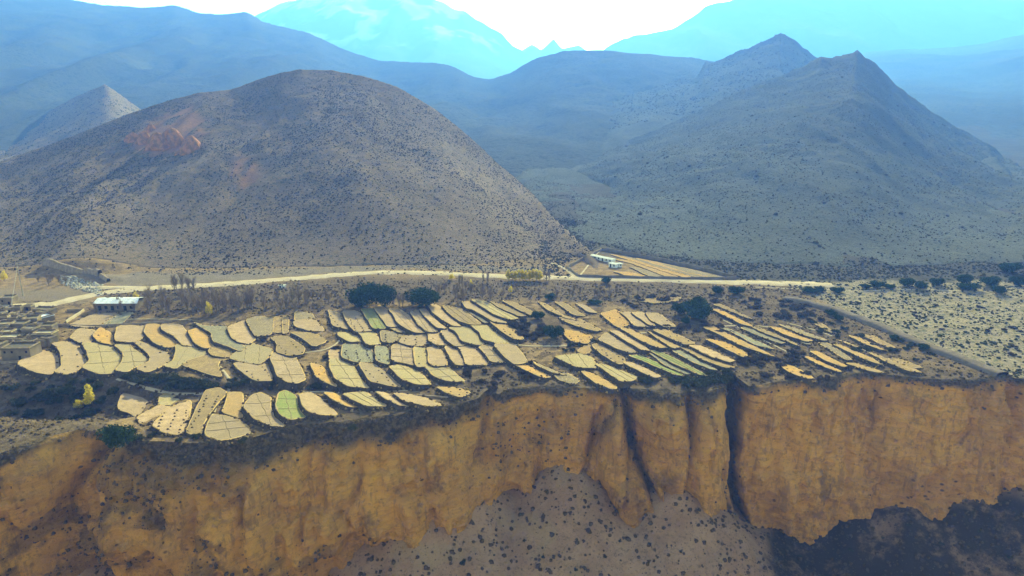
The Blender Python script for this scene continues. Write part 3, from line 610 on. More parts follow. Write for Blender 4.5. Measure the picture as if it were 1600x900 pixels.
# row key, crop, material, extras (g grid, h heaps, l length lines), bank height, points
FIELDS = """
V|A|t||2.0|60,590 200,480 330,470 440,500 480,590 440,640 380,685 250,660
V|A|t|h1|2.2|420,385 560,375 660,400 700,450 750,580 640,660 560,675 440,655 520,590 520,510 480,430
V|A|g|g|2.2|730,380 1000,400 1080,470 1110,560 1080,610 1020,670 900,675 740,615 820,545 790,470
V|A|g|g|2.0|1070,400 1190,400 1330,500 1410,560 1290,600 1180,655 1080,640 1150,560 1170,500
V|A|t|h1|1.8|1260,365 1340,370 1480,440 1600,475 1642,535 1560,590 1400,660 1300,620 1420,545 1430,500 1350,430
V|B|g|l|1.8|240,470 400,460 520,530 560,570 430,590 300,640 250,690 130,670 230,600 250,540
V|B|y||1.0|300,640 560,580 780,560 800,600 650,640 700,780 500,720 330,670
V|B|g|l|1.2|800,590 1000,450 1230,510 1210,550 1150,610 1100,640 950,630
V|B|t|h2|1.6|850,650 1100,650 1170,680 1230,820 1060,810 900,710
V|B|p|g|2.2|1260,555 1333,560 1463,575 1490,650 1540,740 1570,800 1480,840 1380,820 1300,760 1270,680 1230,600
V|C|o|h1|1.5|310,650 420,690 500,780 560,880 470,840 370,780
V|C|g|g|2.4|510,620 590,610 740,690 820,830 900,895 700,870 580,800 530,720
V|C|p|h2|2.4|820,650 960,670 1080,760 1230,890 1080,860 930,820 870,740
V|C|g|g|2.4|1140,690 1230,680 1400,730 1550,860 1390,855 1260,800 1190,740
V|H|g|g|1.8|440,290 660,300 760,380 830,430 660,420 540,380
U|A|t||1.5|610,310 700,230 850,250 840,290 790,360 690,350
U|A|o|h1|1.5|850,290 920,220 1010,280 1040,330 1040,380 900,345
U|A|t||1.8|1105,200 1370,200 1390,230 1310,340 1220,345 1080,340
U|B|o||1.4|-60,250 60,260 90,330 200,410 230,455 120,470 0,410 -80,330
U|B|t||1.8|90,255 280,260 340,340 410,455 290,440 230,360 110,310
U|B|o||1.8|370,320 450,300 520,310 600,410 600,480 520,470 440,430
U|B|y||1.2|620,480 740,510 860,545 790,580 620,560 590,520
U|B|s||1.8|420,230 560,270 760,280 800,380 900,450 960,470 880,510 780,460 630,410 620,340
U|B|t||1.6|780,280 960,215 1000,300 1040,390 990,435 890,410 830,370
U|B|r||1.5|980,200 1100,175 1240,190 1240,300 1200,340 1070,350 1030,290
U|B|y||.8|1260,180 1330,175 1330,325 1250,310
U|B|y||.8|1350,180 1400,180 1400,320 1350,325
U|B|y|h2|1.4|1230,390 1380,380 1560,480 1540,545 1400,550 1290,520 1300,440
U|C|r||1.0|150,120 300,130 330,180 150,200
U|C|t||1.2|140,215 330,195 440,310 300,300 160,265
U|C|y||1.4|110,330 350,350 460,410 330,460 200,370
N|A|t||1.0|600,180 830,90 1110,60 920,190 740,200
N|A|s||.6|930,190 1120,70 1250,60 1160,130 1120,180
N|C|t|h2|1.8|500,100 570,130 640,160 710,290 640,270 540,240
N|C|t|h3|2.0|650,115 780,120 870,180 930,300 770,300 700,220
N|C|G|l|1.8|840,90 970,100 1050,200 1070,275 960,270 900,180
N|C|t||1.6|980,80 1040,60 1150,150 1210,250 1100,250 1040,150
N|C|t|l|2.2|1130,90 1240,100 1390,210 1490,320 1370,310 1220,220 1180,150
N|D|p|l|2.0|20,190 90,180 190,260 280,375 180,370 100,300
N|D|t||2.0|120,170 180,160 230,230 300,290 370,345 280,330 220,270
N|D|t||2.0|195,110 300,120 380,200 450,270 520,320 440,310 330,240 250,180
N|D|y|l|2.0|350,120 540,160 600,210 740,300 640,300 540,270 440,210
N|D|s||1.2|580,170 680,200 850,280 760,280 700,230
N|D|t||2.0|560,80 640,90 760,170 880,230 1000,285 870,275 700,170 600,140
N|D|g|l|2.0|660,60 800,75 930,150 1120,235 1030,250 900,200 740,110
N|D|y||1.4|840,70 960,110 1230,210 1130,215 960,140
N|D|y||1.2|980,70 1100,90 1290,190 1240,205 1100,130
N|I|y|h1|1.2|150,150 230,170 380,270 540,330 420,300 260,230
N|I|y||1.2|330,150 420,160 560,250 620,280 520,270
N|I|t||1.2|540,160 640,190 740,250 660,240
W|C|g||1.6|600,330 740,350 850,420 700,410 610,360
W|C|g||1.8|810,320 950,310 1030,440 900,440
W|C|t||1.0|1090,250 1200,260 1280,320 1200,310
W|C|r|h2|1.4|1040,315 1255,345 1235,400 1140,420 1060,415
W|C|t|h2|1.4|1275,370 1530,360 1550,440 1400,460 1245,430
W|D|t|h1|1.4|210,410 300,400 400,520 290,510 215,470
W|D|p||1.8|340,390 420,380 500,440 550,520 470,520 400,470
W|D|g||2.0|420,350 620,350 730,430 760,515 640,500 560,470 500,390
W|D|g||2.2|650,320 800,330 920,420 1030,500 900,495 770,450 740,390
W|D|o|h2|2.4|850,290 960,300 1100,370 1170,450 1080,450 960,370
X|C|t||1.2|510,520 610,520 620,590 510,600
X|C|s|h3|1.8|650,455 900,480 940,560 930,630 780,620 640,580
X|C|s|h1|1.8|980,480 1100,490 1120,560 1110,650 1000,610
X|C|p|g|1.8|1160,465 1370,475 1400,660 1160,610
X|C|g|h1|1.8|1385,485 1490,500 1540,580 1520,670 1410,665
X|D|t||1.8|190,570 290,560 380,670 370,730 260,725 215,700 210,620
X|D|t||1.8|380,550 490,550 570,660 580,725 470,710 430,640
X|D|t||1.8|520,550 680,560 780,670 800,720 600,715 580,640
X|D|p|g|1.6|740,550 860,540 960,640 1010,700 850,680 800,610
X|D|t||2.2|890,525 1080,520 1180,640 1215,690 1100,710 1000,640
B|E|t||2.0|110,420 150,320 260,280 400,320 490,400 300,540 220,480 130,460
B|E|g||1.2|540,340 620,300 740,380 640,445 530,415
B|E|t||2.0|310,540 520,430 630,450 540,550 400,630 340,590
B|E|t|h3|2.0|470,620 640,460 850,380 820,560 780,690 700,710 560,680
B|E|y|h3|2.0|1000,290 1130,250 1220,300 1090,440 1000,560 960,720 830,690 830,640 920,480
B|E|p|g|2.0|1110,530 1330,570 1500,700 1180,770 1040,730 1020,680 1070,560
B|E|o||1.6|1250,300 1380,300 1380,400 1380,540 1190,480 1240,380
B|G|p|g|2.2|20,500 100,400 180,370 280,420 270,520 310,600 420,690 280,680 130,610
B|G|G|g|2.2|380,370 450,350 540,400 570,540 640,600 480,615 400,570 355,490
B|G|t||2.2|600,380 700,370 800,430 980,580 800,570 680,530 630,470
B|G|o||1.6|860,360 960,370 1040,430 1180,500 1080,490 940,420
B|G|g|l|2.0|1050,370 1270,360 1400,430 1480,490 1290,480 1170,430
B|G|t||1.8|1400,355 1500,370 1720,490 1600,470 1480,410
B|H|t||2.0|110,560 330,590 520,640 590,680 470,690 230,640
B|H|o|h1|1.8|570,500 700,510 850,530 880,560 780,590 660,550
B|D|o|h1|1.6|1100,730 1200,735 1460,850 1380,860 1230,790
B|D|r||1.6|1290,700 1350,730 1600,830 1500,810 1380,760
M|I|y|h1|1.2|380,310 560,330 780,430 720,440 560,390 420,340
M|I|o|h2|1.4|420,440 520,460 690,500 640,570 500,540 430,490
M|I|o|h1|1.2|800,270 960,240 1080,370 980,400 880,330
M|I|t||1.8|1010,260 1100,265 1310,400 1150,380 1080,310
M|I|t||1.8|1125,260 1230,260 1350,380 1300,375
M|I|t||1.8|1270,260 1400,280 1560,390 1450,390 1330,330
M|I|p||2.0|780,540 860,470 960,520 1200,660 1080,660 960,610
M|I|t||2.0|900,450 1000,460 1260,620 1290,640 1200,630 1040,530
M|I|o||2.2|1010,420 1100,430 1300,530 1500,610 1370,610 1200,530
M|K|o||1.8|95,390 180,420 330,510 420,530 330,545 200,460
M|K|y|h1|1.8|150,375 280,370 480,460 560,500 460,510 300,440
F|J|g|l|2.0|190,380 450,360 560,400 600,490 430,480 300,430
F|J|g|l|2.0|620,460 700,470 1040,590 960,625 860,620 740,540
F|J|o||1.6|470,540 570,560 800,680 800,705 750,705 600,640 520,580
F|J|y|h2|1.8|580,270 640,260 880,380 900,440 820,440 680,350
F|J|t||1.8|900,445 1000,450 1270,575 1200,592 1080,530
F|J|G|l|1.8|960,370 1100,380 1250,450 1530,575 1420,560 1200,460
F|J|s||1.4|1170,340 1330,390 1590,540 1540,555 1330,460
F|K|G|l|1.8|120,590 230,600 600,790 690,840 620,830 420,740 250,660
F|K|s||1.6|350,590 430,590 620,690 790,780 700,760 520,680
F|K|y||1.8|410,540 470,550 740,680 980,750 860,750 640,660
F|K|t||1.8|530,535 640,540 830,620 970,680 900,690 700,620
P|K|o||1.6|670,345 820,350 960,440 1400,640 1260,600 1050,520 800,400
P|K|o|h1|1.8|700,470 790,480 960,530 1110,620 1060,640 860,540
P|K|o||1.6|770,160 850,170 1140,310 1160,330 1050,300 850,200
P|K|y||.9|780,110 860,110 1160,250 1080,225
P|K|s||1.4|820,340 960,370 1300,520 1380,560 1200,520 1000,410
P|K|s||1.2|1060,350 1200,360 1500,490 1440,500 1180,400
P|K|y||1.6|1160,330 1240,340 1600,500 1640,530 1500,470 1300,400
P|L|o||1.6|30,275 110,280 450,405 380,412 200,350
P|L|r||1.2|130,250 240,270 600,400 560,405 350,340
Q|L|y||1.4|730,410 850,440 1130,560 1600,740 1450,720 1230,630 1000,510
Q|L|o||1.6|700,460 780,470 1040,580 1180,660 1000,600 830,520
Q|L|o||1.6|450,530 540,540 800,670 770,680 600,610
Q|L|o||1.4|380,580 450,590 750,730 700,725 520,650
Q|L|o||1.6|110,650 210,660 460,790 380,795 220,730
Q|L|o||1.2|860,370 950,385 1210,510 1130,490 960,420
P|L|s||.8|160,330 260,345 430,440 380,440
Q|L|r||.8|540,440 640,450 860,600 800,600
Q|L|y||.6|1000,360 1100,370 1320,480 1230,470
Q|L|y||.6|1250,600 1350,600 1600,690 1500,690
Q|L|o||.8|820,650 950,660 1200,740 1080,730
M|I|y||.6|1180,130 1330,108 1600,100 1590,130 1350,150
M|I|o||.8|640,600 720,620 640,680 560,650
P|L|y||.6|480,230 560,240 700,330 640,320
F|J|r||.8|180,560 300,560 420,620 380,660 240,620
"""
ROWD = dict(V="the long row below the village", U="the row above the village row", N="the back row beneath bare trees", W="the row left of the knoll junipers",
    X="the middle row of small plots", B="the lowest row along cliff brink", M="the strips right of the knoll", F="the strips behind the cleft brink", P="the overgrown strips past the cleft", Q="the brink strips by the earth bank")
COLN = dict(t="pale tan bare", p="pinkish grey ploughed", g="green tinged", G="bright green sown", o="orange stubble", y="yellow dry grass", r="rough brown fallow", s="dull grey green fallow")
heap_me = None; TUFT = []
def make_field(key, org, mk, ex, h, pts):
    ox, oy = ORG[org]; P = [(ox + a * .15, oy + b * .15) for a, b in pts]
    P = chaikin(P, 1, True, .13); cc = np.mean(P, 0); P = [cc + (p - cc) * (1 + 4.0 / (np.linalg.norm(p - cc) + 5)) for p in P]
    P2 = []
    for i_ in range(len(P)):
        a_, b_ = P[i_], P[(i_ + 1) % len(P)]; kk = max(1, int(np.linalg.norm(b_ - a_) / 3)); P2 += [a_ + (b_ - a_) * j_ / kk for j_ in range(kk)]
    wb = np.array(P2); P = [p + np.array([.8 * fbm(p[0] / 7, p[1] / 5, 2, 90), 0.7 * fbm(p[0] / 6, p[1] / 5, 2, 91)]) for p in P2]
    c = np.mean(P, 0); g = ground(c[0], c[1]); z0 = g.z
    W = np.array([at_z(a, b, z0 + h * .6) for a, b in P])
    for _ in range(2):
        ctr = W.mean(0); Q = W[:, :2] - ctr[:2]
        ev, evec = np.linalg.eigh(Q.T @ Q); minor = evec[:, 0]; 
        if minor @ np.array([-.8, -.6]) < 0: minor = -minor
        q = Q @ (minor * .75 + np.array([-.25, -.25])); u = (q - q.min()) / (q.max() - q.min() + 1e-9)
        hh = .12 + (h - .12) * u
        W = np.array([at_z(a, b, z0 + k) for (a, b), k in zip(P, hh)])
    area = .5 * np.sum(W[:, 0] * np.roll(W[:, 1], -1) - np.roll(W[:, 0], -1) * W[:, 1])
    if area < 0: W = W[::-1]
    ctr = W.mean(0); n = len(W)
    loc = Vector((ctr[0], ctr[1], float(gz(ctr[0], ctr[1]))))
    A = np.linalg.lstsq(np.c_[W[:, :2], np.ones(n)], W[:, 2], rcond=None)[0]
    zf = lambda x, y: A[0] * x + A[1] * y + A[2]
    L = W - np.array(loc)
    tang = np.roll(L, -1, 0) - np.roll(L, 1, 0); tang = tang[:, :2] / (np.linalg.norm(tang[:, :2], axis=1)[:, None] + 1e-9)
    nr = np.stack([tang[:, 1], -tang[:, 0]], -1)
    top = L.copy(); 
    tri = tessellate_polygon([[Vector(p) for p in top]])
    m = MB(); m.add(top, [tuple(t_) for t_ in tri]); me = m.mesh('terraced_field')
    bmn = me
    o = link('terraced_field', me, MF[mk], None, loc)
    # make normals face up
    if me.polygons[0].normal.z < 0: me.flip_normals()
    # rim: low grassy lip
    wr = .10 + .55 * vn(np.arange(n) * .7, np.arange(n) * 0 + h * 9 + ctr[0], 2) ** 1.5; r0 = L.copy(); r0[:, :2] -= nr * wr[:, None] * .6; r0[:, 2] += .02
    r1 = L.copy(); r1[:, :2] += nr * wr[:, None] * .25; r1[:, 2] += .03 + .06 * vn(np.arange(n) * .9, np.arange(n) * 0 + h, 3)
    r2 = L.copy(); r2[:, :2] += nr * wr[:, None] * .8; r2[:, 2] -= .1
    V = np.vstack([r0, r1, r2]); i = np.arange(n); j = (i + 1) % n
    F = np.vstack([np.stack([i, j, n + j, n + i], -1), np.stack([n + i, n + j, 2 * n + j, 2 * n + i], -1)])[:, ::-1]
    link('grass_rim', mesh_np('grass_rim', V, F, True), M_RIM, o)
    # bank
    b1 = L.copy(); b1[:, :2] += nr * (wr[:, None] * .7); b1[:, 2] -= .08
    hgt = W[:, 2] - gz(W[:, 0], W[:, 1])
    mid = L.copy(); mid[:, :2] += nr * (.25 + hgt * .18 + .3 * vn(i * .8, i * 0 + 5, 1))[:, None]; mid[:, 2] -= hgt * .55
    b2 = L.copy(); b2[:, :2] += nr * (.4 + hgt * .5 + .4 * vn(i * .6, i * 0, 1))[:, None]
    wx = b2[:, 0] + loc.x; wy = b2[:, 1] + loc.y; b2[:, 2] = gz(wx, wy) - loc.z - .35
    V = np.vstack([b1, mid, b2]); F = np.vstack([np.stack([i, j, n + j, n + i], -1), np.stack([n + i, n + j, 2 * n + j, 2 * n + i], -1)])[:, ::-1]
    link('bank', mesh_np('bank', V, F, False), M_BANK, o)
    for q_ in range(n):
        for _r in range(2):
            if random.random() < .62:
                f_ = random.random(); w_ = (q_ + 1) % n; src = random.choice((b1, mid, b2, b2)); p_ = src[q_] * (1 - f_) + src[w_] * f_
                if src is b2: p_ = p_ + np.array([random.uniform(-.5, .5), random.uniform(-.5, .5), .33])
                TUFT.append((p_[0] + loc.x, p_[1] + loc.y, p_[2] + loc.z, random.uniform(.2, .62) * (1.6 if src is b2 else 1)))
    # ridges between beds
    ev, evec = np.linalg.eigh(L[:, :2].T @ L[:, :2]); ax = [evec[:, 1], evec[:, 0]]
    def lines(dirv, offs, wdt, hi):
        nv = np.array([-dirv[1], dirv[0]]); s = L[:, :2] @ nv; t_ = L[:, :2] @ dirv
        for o_ in offs:
            oo = s.min() + o_ * (s.max() - s.min()); xs = []
            for a in range(n):
                b = (a + 1) % n
                if (s[a] - oo) * (s[b] - oo) < 0: xs.append(t_[a] + (t_[b] - t_[a]) * (oo - s[a]) / (s[b] - s[a]))
            xs.sort()
            for a, b in zip(xs[::2], xs[1::2]):
                if b - a < 1.5: continue
                a += .4; b -= .4; k = max(2, int((b - a) / 1.5)); vs = []
                for q_ in range(k + 1):
                    tt_ = a + (b - a) * q_ / k; wob_ = .18 * math.sin(q_ * 1.3 + oo)
                    for sgn, up in ((-1, -.02), (0, hi), (1, -.02)):
                        p = dirv * tt_ + nv * (oo + wob_ + sgn * wdt); z = zf(p[0] + loc.x, p[1] + loc.y) - loc.z
                        vs.append((p[0], p[1], z + up))
                mb = MB(); mb.add(vs, [(3 * q_ + c_, 3 * q_ + c_ + 1, 3 * q_ + 4 + c_, 3 * q_ + 3 + c_) for q_ in range(k) for c_ in (0, 1)])
                mb.build('soil_ridge', M_RIDGE, o)
    if 'g' in ex: lines(ax[1], [.3 + random.uniform(-.07, .07), .68 + random.uniform(-.07, .07)], .14, .13); lines(ax[0], [.5 + random.uniform(-.12, .12)], .14, .13)
    if 'l' in ex: lines(ax[0], [.33, .66], .12, .14)
    if 'h' in ex:
        nh = {'h1': 4, 'h2': 9, 'h3': 20}[ex]; cnt = 0
        global heap_me
        if heap_me is None:
            mb = MB(); k = 7
            vs = [(.55 * math.cos(a * 6.283 / k) * random.uniform(.8, 1.2), .4 * math.sin(a * 6.283 / k) * random.uniform(.8, 1.2), -.05) for a in range(k)] + [(.25 * math.cos(a * 6.283 / k), .2 * math.sin(a * 6.283 / k), .3) for a in range(k)] + [(0, 0, .38)]
            mb.add(vs, [(a, (a + 1) % k, k + (a + 1) % k, k + a) for a in range(k)] + [(k + a, k + (a + 1) % k, 2 * k) for a in range(k)])
            heap_me = mb.mesh('manure_heap'); heap_me.materials.append(M_HEAP)
        s0 = L[:, :2] @ ax[0]; s1 = L[:, :2] @ ax[1]; nb = max(2, int(math.sqrt(nh * (s1.max() - s1.min()) / (s0.max() - s0.min() + .01)) + .6)); na = max(2, int(nh * 1.7 / nb))
        for a in range(na):
            for b in range(nb):
                p = ax[0] * (s0.min() + (a + .5 + random.uniform(-.15, .15)) / na * (s0.max() - s0.min())) + ax[1] * (s1.min() + (b + .5 + random.uniform(-.12, .12)) / nb * (s1.max() - s1.min()))
                # inside test
                ins = False
                for q_ in range(n):
                    w_ = (q_ + 1) % n; ya_, yb_ = L[q_, 1], L[w_, 1]
                    if (ya_ > p[1]) != (yb_ > p[1]) and p[0] < (L[w_, 0] - L[q_, 0]) * (p[1] - ya_) / (yb_ - ya_) + L[q_, 0]: ins = not ins
                if ins and cnt < nh:
                    hp = link('manure_heap', heap_me, None, o, (p[0], p[1], zf(p[0] + loc.x, p[1] + loc.y) - loc.z)); s_ = random.uniform(.7, 1.25); hp.scale = (s_, s_, s_); hp.rotation_euler.z = random.uniform(0, 3); cnt += 1
    return o, c[0]
rows = {}
for ln in FIELDS.strip().splitlines():
    k, org, mk, ex, h, pp = ln.split('|'); pts = [tuple(float(v) for v in q.split(',')) for q in pp.split()]
    o, cx = make_field(k, org, mk, ex, float(h), pts); rows.setdefault(k, []).append((cx, o, mk))
for k, l in rows.items():
    l.sort(key=lambda a: a[0])
    for i, (cx, o, mk) in enumerate(l):
        tag(o, f"{COLN[mk]} field, {ordinal(i + 1)} from left in {ROWD[k]}", 'field', 'terraced fields on the plateau')

TF = np.array(TUFT); kk_ = RNG.uniform(0, 1, len(TF)) < .62
M_TUFT = m_leaf('orange_dry_grass', (.36, .23, .09), (.46, .33, .15), .3)
domes(TF[kk_, :3], TF[kk_, 3], 'bank_brush', M_DRY); domes(TF[~kk_, :3], TF[~kk_, 3] * .8, 'bank_grass', M_TUFT, 1.0)
# ------------------------------------------------------------------ vegetation prototypes
def leaf_cloud(lumps, n, size, seed):
    r = np.random.default_rng(seed); w = np.array([l[3] * l[4] * l[5] for l in lumps]); w /= w.sum()
    k = r.choice(len(lumps), n, p=w); Lm = np.array(lumps)[k]
    d = r.normal(size=(n, 3)); d /= np.linalg.norm(d, axis=1)[:, None]; rad = r.uniform(.25, 1, n) ** .45
    c = Lm[:, :3] + d * rad[:, None] * Lm[:, 3:6]; c += r.normal(0, .12 * size, (n, 3)); c[:, 2] = np.maximum(c[:, 2], .05)
    a = r.normal(size=(n, 3)); a /= np.linalg.norm(a, axis=1)[:, None]; b = np.cross(a, r.normal(size=(n, 3))); b /= np.linalg.norm(b, axis=1)[:, None]
    s = size * r.uniform(.5, 1.2, n)[:, None]
    V = np.stack([c - a * s, c - b * s * .6, c + a * s, c + b * s * .6], 1).reshape(-1, 3)
    return V, np.arange(4 * n).reshape(-1, 4)
def trunk_mesh(h, r, limbs, spread, seed, up=.6):
    rr = random.Random(seed); m = MB(); m.tube((0, 0, -.4), (0, 0, h * .45), r, r * .7, 7); m.tube((0, 0, h * .45), (rr.uniform(-.3, .3), rr.uniform(-.3, .3), h * .85), r * .7, r * .2, 6)
    for i in range(limbs):
        a = rr.uniform(0, 6.28); z0 = h * rr.uniform(.2, .6); m.tube((0, 0, z0), (spread * math.cos(a) * rr.uniform(.5, 1), spread * math.sin(a) * rr.uniform(.5, 1), z0 + h * up * rr.uniform(.3, .6)), r * .4, r * .1, 4)
    return m
def plant(name, parts, loc=(0, 0, 0)):
    t_ = empty(name, loc)
    for nm, me, mat in parts: link(nm, me, mat, t_)
    return t_
def lumps(n, rx, ry, zc, rz, s, seed):
    r = random.Random(seed); out = []
    for i in range(n):
        a = r.uniform(0, 6.28); d = math.sqrt(r.random()); q = s * r.uniform(.6, 1.25)
        out.append((rx * d * math.cos(a), ry * d * math.sin(a), zc + r.uniform(-1, 1) * rz * (1 - d * .6), q, q, q * .8))
    return out
PROTO = {}
def juniper(seed, tall):
    H = 1.0
    if tall: L_ = [(random.uniform(-.1, .1) , random.uniform(-.1, .1), z, .36 * (1.12 - z) + .08, .36 * (1.12 - z) + .08, .16) for z in (.15, .28, .4, .52, .64, .76, .88, .98)]
    else: L_ = lumps(13, .42, .42, .42, .22, .26, seed) + [(0, 0, .3, .4, .4, .3)]
    L_ = [tuple(v * 10 for v in l) for l in L_]
    V, F = leaf_cloud(L_, 3600, .42, seed)
    return [('crown', mesh_np('crown', V, F), M_JUN), ('trunk', trunk_mesh(7, .4, 6, 3, seed).mesh('trunk'), M_TRUNK)]
def yellow_tree(seed, n=1500, slim=False):
    w = .16 if slim else .30
    L_ = [(random.uniform(-.2, .2) * (1.15 - z), random.uniform(-.2, .2) * (1.15 - z), z, w * random.uniform(.35, .8) * (1.2 - abs(z - .5)), w * random.uniform(.35, .8) * (1.2 - abs(z - .5)), .11) for z in (.26, .3, .36, .42, .48, .52, .58, .64, .7, .76, .82, .9, .98)]
    L_ = [tuple(v * 10 for v in l) for l in L_]; V, F = leaf_cloud(L_, n, .33, seed)
    return [('crown', mesh_np('crown', V, F), M_YEL), ('trunk', trunk_mesh(8.5, .22, 7, 1.6, seed, .8).mesh('trunk'), M_TRUNK)]
def bare_tree(seed, slim=False):
    rr = random.Random(seed); m = MB(); tr = MB(); tr.tube((0, 0, -.4), (.1, 0, 3), .28, .2, 6); tr.tube((.1, 0, 3), (0, .1, 7), .2, .09, 5)
    for i in range(26):
        a = rr.uniform(0, 6.28); z0 = rr.uniform(1.2, 6); sp = rr.uniform(.5, 1.2 if slim else 2.8); e = (sp * math.cos(a), sp * math.sin(a), z0 + rr.uniform(1.8, 3.8)); m.tube((0, 0, z0), e, .09, .04, 3)
        for j in range(9):
            f = rr.uniform(.3, 1); s = tuple(v * f for v in (e[0], e[1])) + (z0 + (e[2] - z0) * f,); b = rr.uniform(0, 6.28); q = rr.uniform(.3, .9)
            m.tube(s, (s[0] + q * math.cos(b), s[1] + q * math.sin(b), min(10.3, s[2] + rr.uniform(.9, 2.3))), .045, .018, 3)
    return [('branches', m.mesh('branches'), M_TWIG), ('trunk', tr.mesh('trunk'), M_TRUNK)]
def bush(seed, mat):
    L_ = [tuple(v * 1.0 for v in l) for l in lumps(9, .75, .75, .42, .2, .42, seed)]; V, F = leaf_cloud(L_, 650, .17, seed)
    mb = MB(); rr = random.Random(seed)
    for i in range(9):
        a = rr.uniform(0, 6.28); mb.tube((0, 0, -.1), (.8 * math.cos(a), .8 * math.sin(a), rr.uniform(.5, .9)), .03, .01, 3)
    return [('foliage', mesh_np('foliage', V, F), mat), ('stems', mb.mesh('stems'), M_TWIG)]
P_ = dict(jr=[juniper(s, False) for s in (1, 2, 3)], jt=[juniper(4, True)], ye=[yellow_tree(s) for s in (5, 6)], yp=[yellow_tree(7, 3200), yellow_tree(17, 3200)],
          ba=[bare_tree(s) for s in (8, 9, 10, 11)], bs=[bare_tree(s, True) for s in (12, 13)], bu=[bush(s, M_BUSH) for s in (14, 15, 16)], bg=[bush(s, M_BUSHG) for s in (18, 19)])
def put(kind, name, px, py, wid, hei, label, cat, group=None, unit=10.0):
    """wid, hei in metres; base on the ground seen at px, py"""
    g = ground(px, py); parts = random.choice(P_[kind]); t_ = empty(name, g, random.uniform(0, 6.28))
    for nm, me, mat in parts:
        o = bpy.data.objects.new(nm, me); COL.objects.link(o); o.parent = t_
        if not me.materials: me.materials.append(mat)
    t_.scale = (wid / unit, wid / unit, hei / unit); tag(t_, label, cat, group); return t_
# conifers (round juniper spreads ~ 1.3 units wide)
JUN = [(566,479,18,17,'jr','big dark juniper behind back fields, left of the pair'),(602,479,10,18,'jr','smaller dark juniper standing between the two big junipers'),(660,479,17,15,'jr','big dark juniper behind back fields, right of the pair'),
 (841,498,6,5.5,'jr','small dark juniper on top of the brushy knoll'),(865,528,8.5,8,'jr','round dark juniper at the right foot of the knoll'),
 (1090,498,14,12,'jr','broad dark juniper in the middle of the terraces'),(1091,486,7,12,'jr','taller juniper rising behind the broad terrace juniper'),(1064,490,8,8,'jr','dark juniper left of the broad terrace juniper'),(1072,505,5,4,'jr','low juniper in front of the terrace junipers'),
 (929,475,7,3.2,'jr','flat dark juniper behind the middle strips'),(860,468,6,4.5,'jr','small dark juniper in the brush behind back fields'),(947,442,6,5,'jr','round juniper on the roadside below the white compound'),
 (1121,458,6,6,'jr','round juniper at the near side of the road end'),(1150,459,8,6,'jr','wide juniper right of the road end juniper'),
 (1265,456,9,4,'jr','low wide juniper at the left edge of pale scrubland'),(1308,457,7,4,'jr','low juniper second along the scrubland track'),(1352,450,6,3.5,'jr','low juniper left end of the joined roadside trio'),(1370,449,7,5,'jr','middle juniper of the joined roadside trio'),(1388,450,6,3.5,'jr','low juniper right end of the joined roadside trio'),
 (1418,447,8,7,'jr','round juniper just right of the roadside trio'),(1437,450,8,5,'jr','wide juniper beyond the round roadside juniper'),(1464,446,7,6,'jr','round juniper below the right hill foot'),(1505,442,9,7,'jr','round green juniper low on the right hill foot'),
 (1548,446,11,7,'jr','spreading juniper near the gully mouth on the right'),(1562,458,8,6,'jr','juniper in front of the spreading gully juniper'),(1575,425,12,9,'jr','largest juniper up the gully at right edge'),(1592,446,9,7,'jr','juniper at the right edge beside the gully'),(1510,452,12,5,'jr','low dark juniper clump left of the gully'),
 (187,698,10.5,11,'jr','dark olive juniper standing on the brink beside the lowest fields'),(1310,500,5,4,'jr','small dark juniper just above the earth bank, left'),(1298,492,5,4,'jr','small dark juniper tucked behind the earth bank'),(1442,546,4.5,4,'jr','dark juniper below the middle of the earth bank'),(1395,530,4,3,'jr','low juniper hugging the earth bank'),
 (1625,440,14,10,'jr','juniper outside the gully'),(1282,455,5,4,'jr','tiny juniper between two low track junipers')]
for i, (a, b, w, h, kd, lb) in enumerate(JUN): put(kd, 'juniper_tree', a, b, w, h, lb, 'juniper', 'dark junipers')
YEL = [(327,494,6.5,7.5,'yellow autumn tree behind the upper fields'),(142,634,8,8.5,'bright yellow tree in the left ravine'),(124,640,7,4,'low yellow green tree at the ravine tree foot'),(8,440,7,6.5,'yellow tree at the far left behind village'),(706,437,7,3.5,'low yellow tree on the road edge'),(736,450,4,5,'slim yellow tree below the road'),(213,470,6,5,'yellow tree beside the white roofed barn'),(798,459,5,4.5,'faint yellow tree in brush behind back fields')]
for a, b, w, h, lb in YEL: put('ye', 'yellow_tree', a, b, w, h, lb, 'yellow tree', 'yellow autumn trees')
for i in range(10):
    put('yp', 'poplar_tree', 795 + i * 5.4, 438 + random.uniform(-.4, .4), 6.5, 6.2 + random.uniform(-.8, .6), f'yellow poplar by the road, {ordinal(i + 1)} from left in its tight row', 'poplar', 'yellow poplars along the road')
def put_list(pts, kd, name, wid, hei, fmt, cat, group, unit=10.0, jit=.2):
    pts = sorted(pts)
    for i, (a, b) in enumerate(pts):
        put(kd, name, a, b, wid * random.uniform(1 - jit, 1 + jit), hei * random.uniform(1 - jit, 1 + jit), fmt.format(ordinal(i + 1)), cat, group, unit)
rr = random.Random(5)
put_list([(rr.uniform(232, 345), rr.uniform(474, 492)) for _ in range(20)], 'ba', 'bare_tree', 11, 10.5, 'leafless grey tree {} from left in the grove beside the barn', 'bare tree', 'bare trees behind the fields')
put_list([(rr.uniform(350, 470), rr.uniform(474, 490)) for _ in range(20)], 'ba', 'bare_tree', 11, 10, 'leafless brown tree {} from left in the central grove', 'bare tree', 'bare trees behind the fields')
put_list([(rr.uniform(272, 312), 450 + rr.uniform(-2, 8)) for _ in range(6)], 'ba', 'bare_tree', 9, 11, 'tall bare tree {} from left beside the bend of road', 'bare tree', 'bare trees behind the fields')
